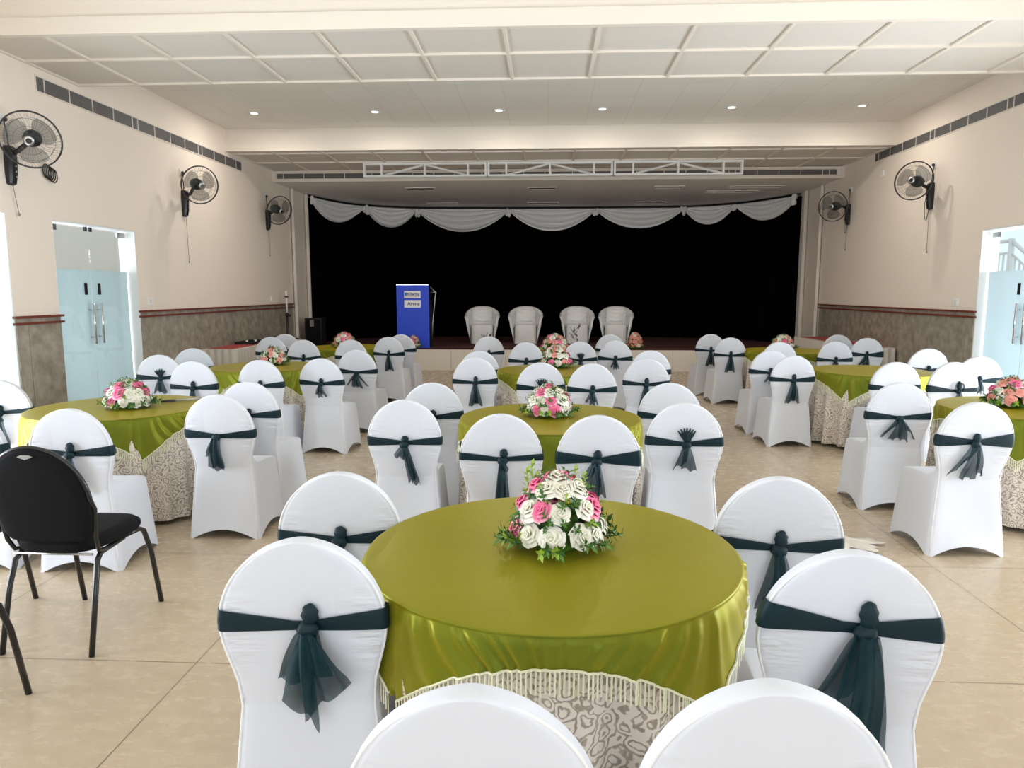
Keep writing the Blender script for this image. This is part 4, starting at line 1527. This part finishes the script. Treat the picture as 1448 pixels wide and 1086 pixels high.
# dark sprays at the stage front
for x, y, hgt, lb in ((-1.25, 14.7, 0.30, 'low dark leafy plant before the leftmost satin armchair'), (0.60, 14.7, 0.52, 'taller dark leafy plant before the third satin armchair')):
    t = thing('potted_plant', lb, 'plant', (x, y, 0.44))
    obj('pot', MB().lathe([(0.05, 0), (0.07, 0.09), (0.075, 0.1), (0.06, 0.1), (0.05, 0.03)], 16), M_black, t, True)
    rnd = random.Random(int(hgt * 100))
    for k in range(14):
        a = k * 2.4
        sp = link('leaf_spray', SPR[3], t, (0.05 * math.cos(a), 0.04 * math.sin(a), 0.09 + (hgt - 0.2) * rnd.random()))
        sp.rotation_euler = (rnd.uniform(-0.9, 0.9), rnd.uniform(-0.9, 0.9), a)

# tongs lying on the near left table
t = thing('serving_tongs', 'slim metal tongs lying behind the near left bouquet', 'utensil', (-2.80, 5.20, ZT_ + 0.004), math.radians(28))
obj('arm', MB().tube([(-0.02, 0.012, 0.006), (0.10, 0.014, 0.010), (0.20, 0.004, 0.006)], 0.006, 6), M_steel, t, True)
obj('arm', MB().tube([(-0.02, -0.012, 0.006), (0.10, -0.014, 0.010), (0.20, -0.004, 0.006)], 0.006, 6), M_steel, t, True)
obj('grip', MB().tube([(-0.12, 0.010, 0.007), (-0.021, 0.012, 0.007)], 0.0075, 8).tube([(-0.12, -0.010, 0.007), (-0.021, -0.012, 0.007)], 0.0075, 8), M_black, t, True)

# crumpled lace cloth on the floor behind the right front chair
mb = MB()
rl = random.Random(3)
amps = [(rl.uniform(8, 26), rl.uniform(-20, 20), rl.uniform(0, 6)) for _ in range(6)]
def lace(u, v):
    a = 2 * PI * u
    r = v * (0.18 + 0.05 * math.sin(5 * a) + 0.03 * math.sin(11 * a + 1))
    x, y = r * 1.25 * math.cos(a), r * 0.75 * math.sin(a)
    z = sum(0.008 * (1 + math.sin(ax * x + ay * y + p)) for ax, ay, p in amps) * (1 - v * 0.75) + 0.006
    return (x, y, z)
mb.grid(lace, 72, 16, True)
o = link('lace_cloth', mb.mesh('lace_cloth', M_lace, True, False), None, (1.88, 4.42, 0.0))
tag(o, 'crumpled white lace cloth lying on the floor beside right front chairs', 'cloth')

# ------------------------------------------------------------------ black banquet chairs
def black_chair_parts():
    P = []
    # legs
    r = 0.0125
    # front legs: from under the seat, splaying forward
    for s in (-1, 1):
        P.append(('leg', MB().tube([(s * 0.175, 0.05, 0.435), (s * 0.185, 0.165, 0.432), (s * 0.19, 0.195, 0.415), (s * 0.20, 0.23, 0.30), (s * 0.205, 0.285, 0.0)], r, 10), M_blackmetal))
    for s in (-1, 1):
        P.append(('leg', MB().tube([(s * 0.175, 0.05, 0.428), (s * 0.185, -0.14, 0.425), (s * 0.19, -0.175, 0.40), (s * 0.20, -0.215, 0.28), (s * 0.205, -0.285, 0.0)], r, 10), M_blackmetal))
    # seat: rounded pad
    rs = []
    for z, g in ((0.440, -0.03), (0.445, -0.008), (0.46, 0.0), (0.48, -0.002), (0.495, -0.02), (0.50, -0.06)):
        ring = []
        for k in range(48):
            a = 2 * PI * k / 48
            c, s_ = math.cos(a), math.sin(a)
            ex = 2 / 3.6
            x = (0.215 + g) * math.copysign(abs(c) ** ex, c)
            y = 0.01 + (0.225 + g) * math.copysign(abs(s_) ** ex, s_)
            if y < 0: x *= 0.93
            ring.append((x, y, z))
        rs.append(ring)
    P.append(('seat', MB().rings(rs, True, True), M_blackfab))
    # back pad: rounded outline
    OUT = []
    for k in range(33):
        a = PI * k / 32
        OUT.append((0.218 * math.cos(a), 0.70 + 0.235 * math.sin(a)))
    for x_, z_ in ((-0.217, 0.66), (-0.214, 0.62), (-0.208, 0.58), (-0.200, 0.545), (-0.188, 0.520), (-0.170, 0.505), (-0.14, 0.498), (-0.07, 0.494), (0.0, 0.492)):
        OUT.append((x_, z_))
    for x_, z_ in reversed(OUT[33:-1]):
        OUT.append((-x_, z_))
    def outline(t_):
        return OUT[int(round(t_ * len(OUT))) % len(OUT)]
    def yb2(z): return -0.195 - 0.09 * (z - 0.5) / 0.44
    rs = []
    n = len(OUT)
    for sc_, dy in ((0.0, 0.024), (0.75, 0.024), (0.94, 0.018), (1.0, 0.006), (1.0, -0.006), (0.94, -0.014), (0.7, -0.018), (0.0, -0.018)):
        ring = []
        for k in range(n):
            x, z = outline(k / n)
            x *= max(sc_, 0.01); z = 0.70 + (z - 0.70) * max(sc_, 0.01)
            ring.append((x, yb2(z) + dy + 0.02 * (1 - (x / 0.215) ** 2) * -0.5, z))
        rs.append(ring)
    P.append(('backrest', MB().rings(rs, True, True), M_blackfab))
    pts = []
    for k in range(41):
        a = PI * k / 40
        z = 0.70 + 0.240 * math.sin(a); x = 0.223 * math.cos(a)
        pts.append((x, yb2(z) - 0.002, z))
    lo = [(0.19, -0.10, 0.432), (0.196, -0.165, 0.445), (0.205, -0.192, 0.50), (0.214, -0.203, 0.58), (0.221, -0.210, 0.65)]
    pts = lo + pts + [(-a_, b_, c_) for a_, b_, c_ in reversed(lo)]
    P.append(('back_frame', MB().tube(pts, 0.010, 8), M_blackmetal))
    # seat rail behind
    P.append(('seat_rail', MB().tube([(-0.18, -0.19, 0.435), (0.18, -0.19, 0.435)], 0.006, 6), M_steel))
    pts = [(-0.035, 0.0), (-0.018, 0.008), (0.018, 0.008), (0.035, 0.0), (0.0, -0.012)]
    mb = MB()
    y0 = yb2(0.905) - 0.034
    mb.add([(x, y0, 0.905 + z) for x, z in pts] + [(x, y0 + 0.004, 0.905 + z) for x, z in pts], [(0, 1, 2, 3, 4), (5, 9, 8, 7, 6), (0, 5, 6, 1), (1, 6, 7, 2), (2, 7, 8, 3), (3, 8, 9, 4), (4, 9, 5, 0)])
    P.append(('maker_plate', mb, M_steel))
    return P
BC = [(n_, mb_.mesh(n_, m_, n_ != 'maker_plate')) for n_, mb_, m_ in black_chair_parts()]
for (x, y, rz, lb) in ((-2.20, 3.13, 0.0, 'black chair with round back and tubular legs, foremost on the left'),
                       (-2.27, 2.27, 0.0, 'black chair mostly outside the left edge, only a front leg showing'),
                       (-2.86, 3.12, 0.06, 'black chair beside the foremost black one, a single leg showing')):
    t = thing('metal_frame_chair', lb, 'chair', (x, y, 0), rz, 'uncovered black chairs')
    for n_, me in BC:
        link(n_, me, t)
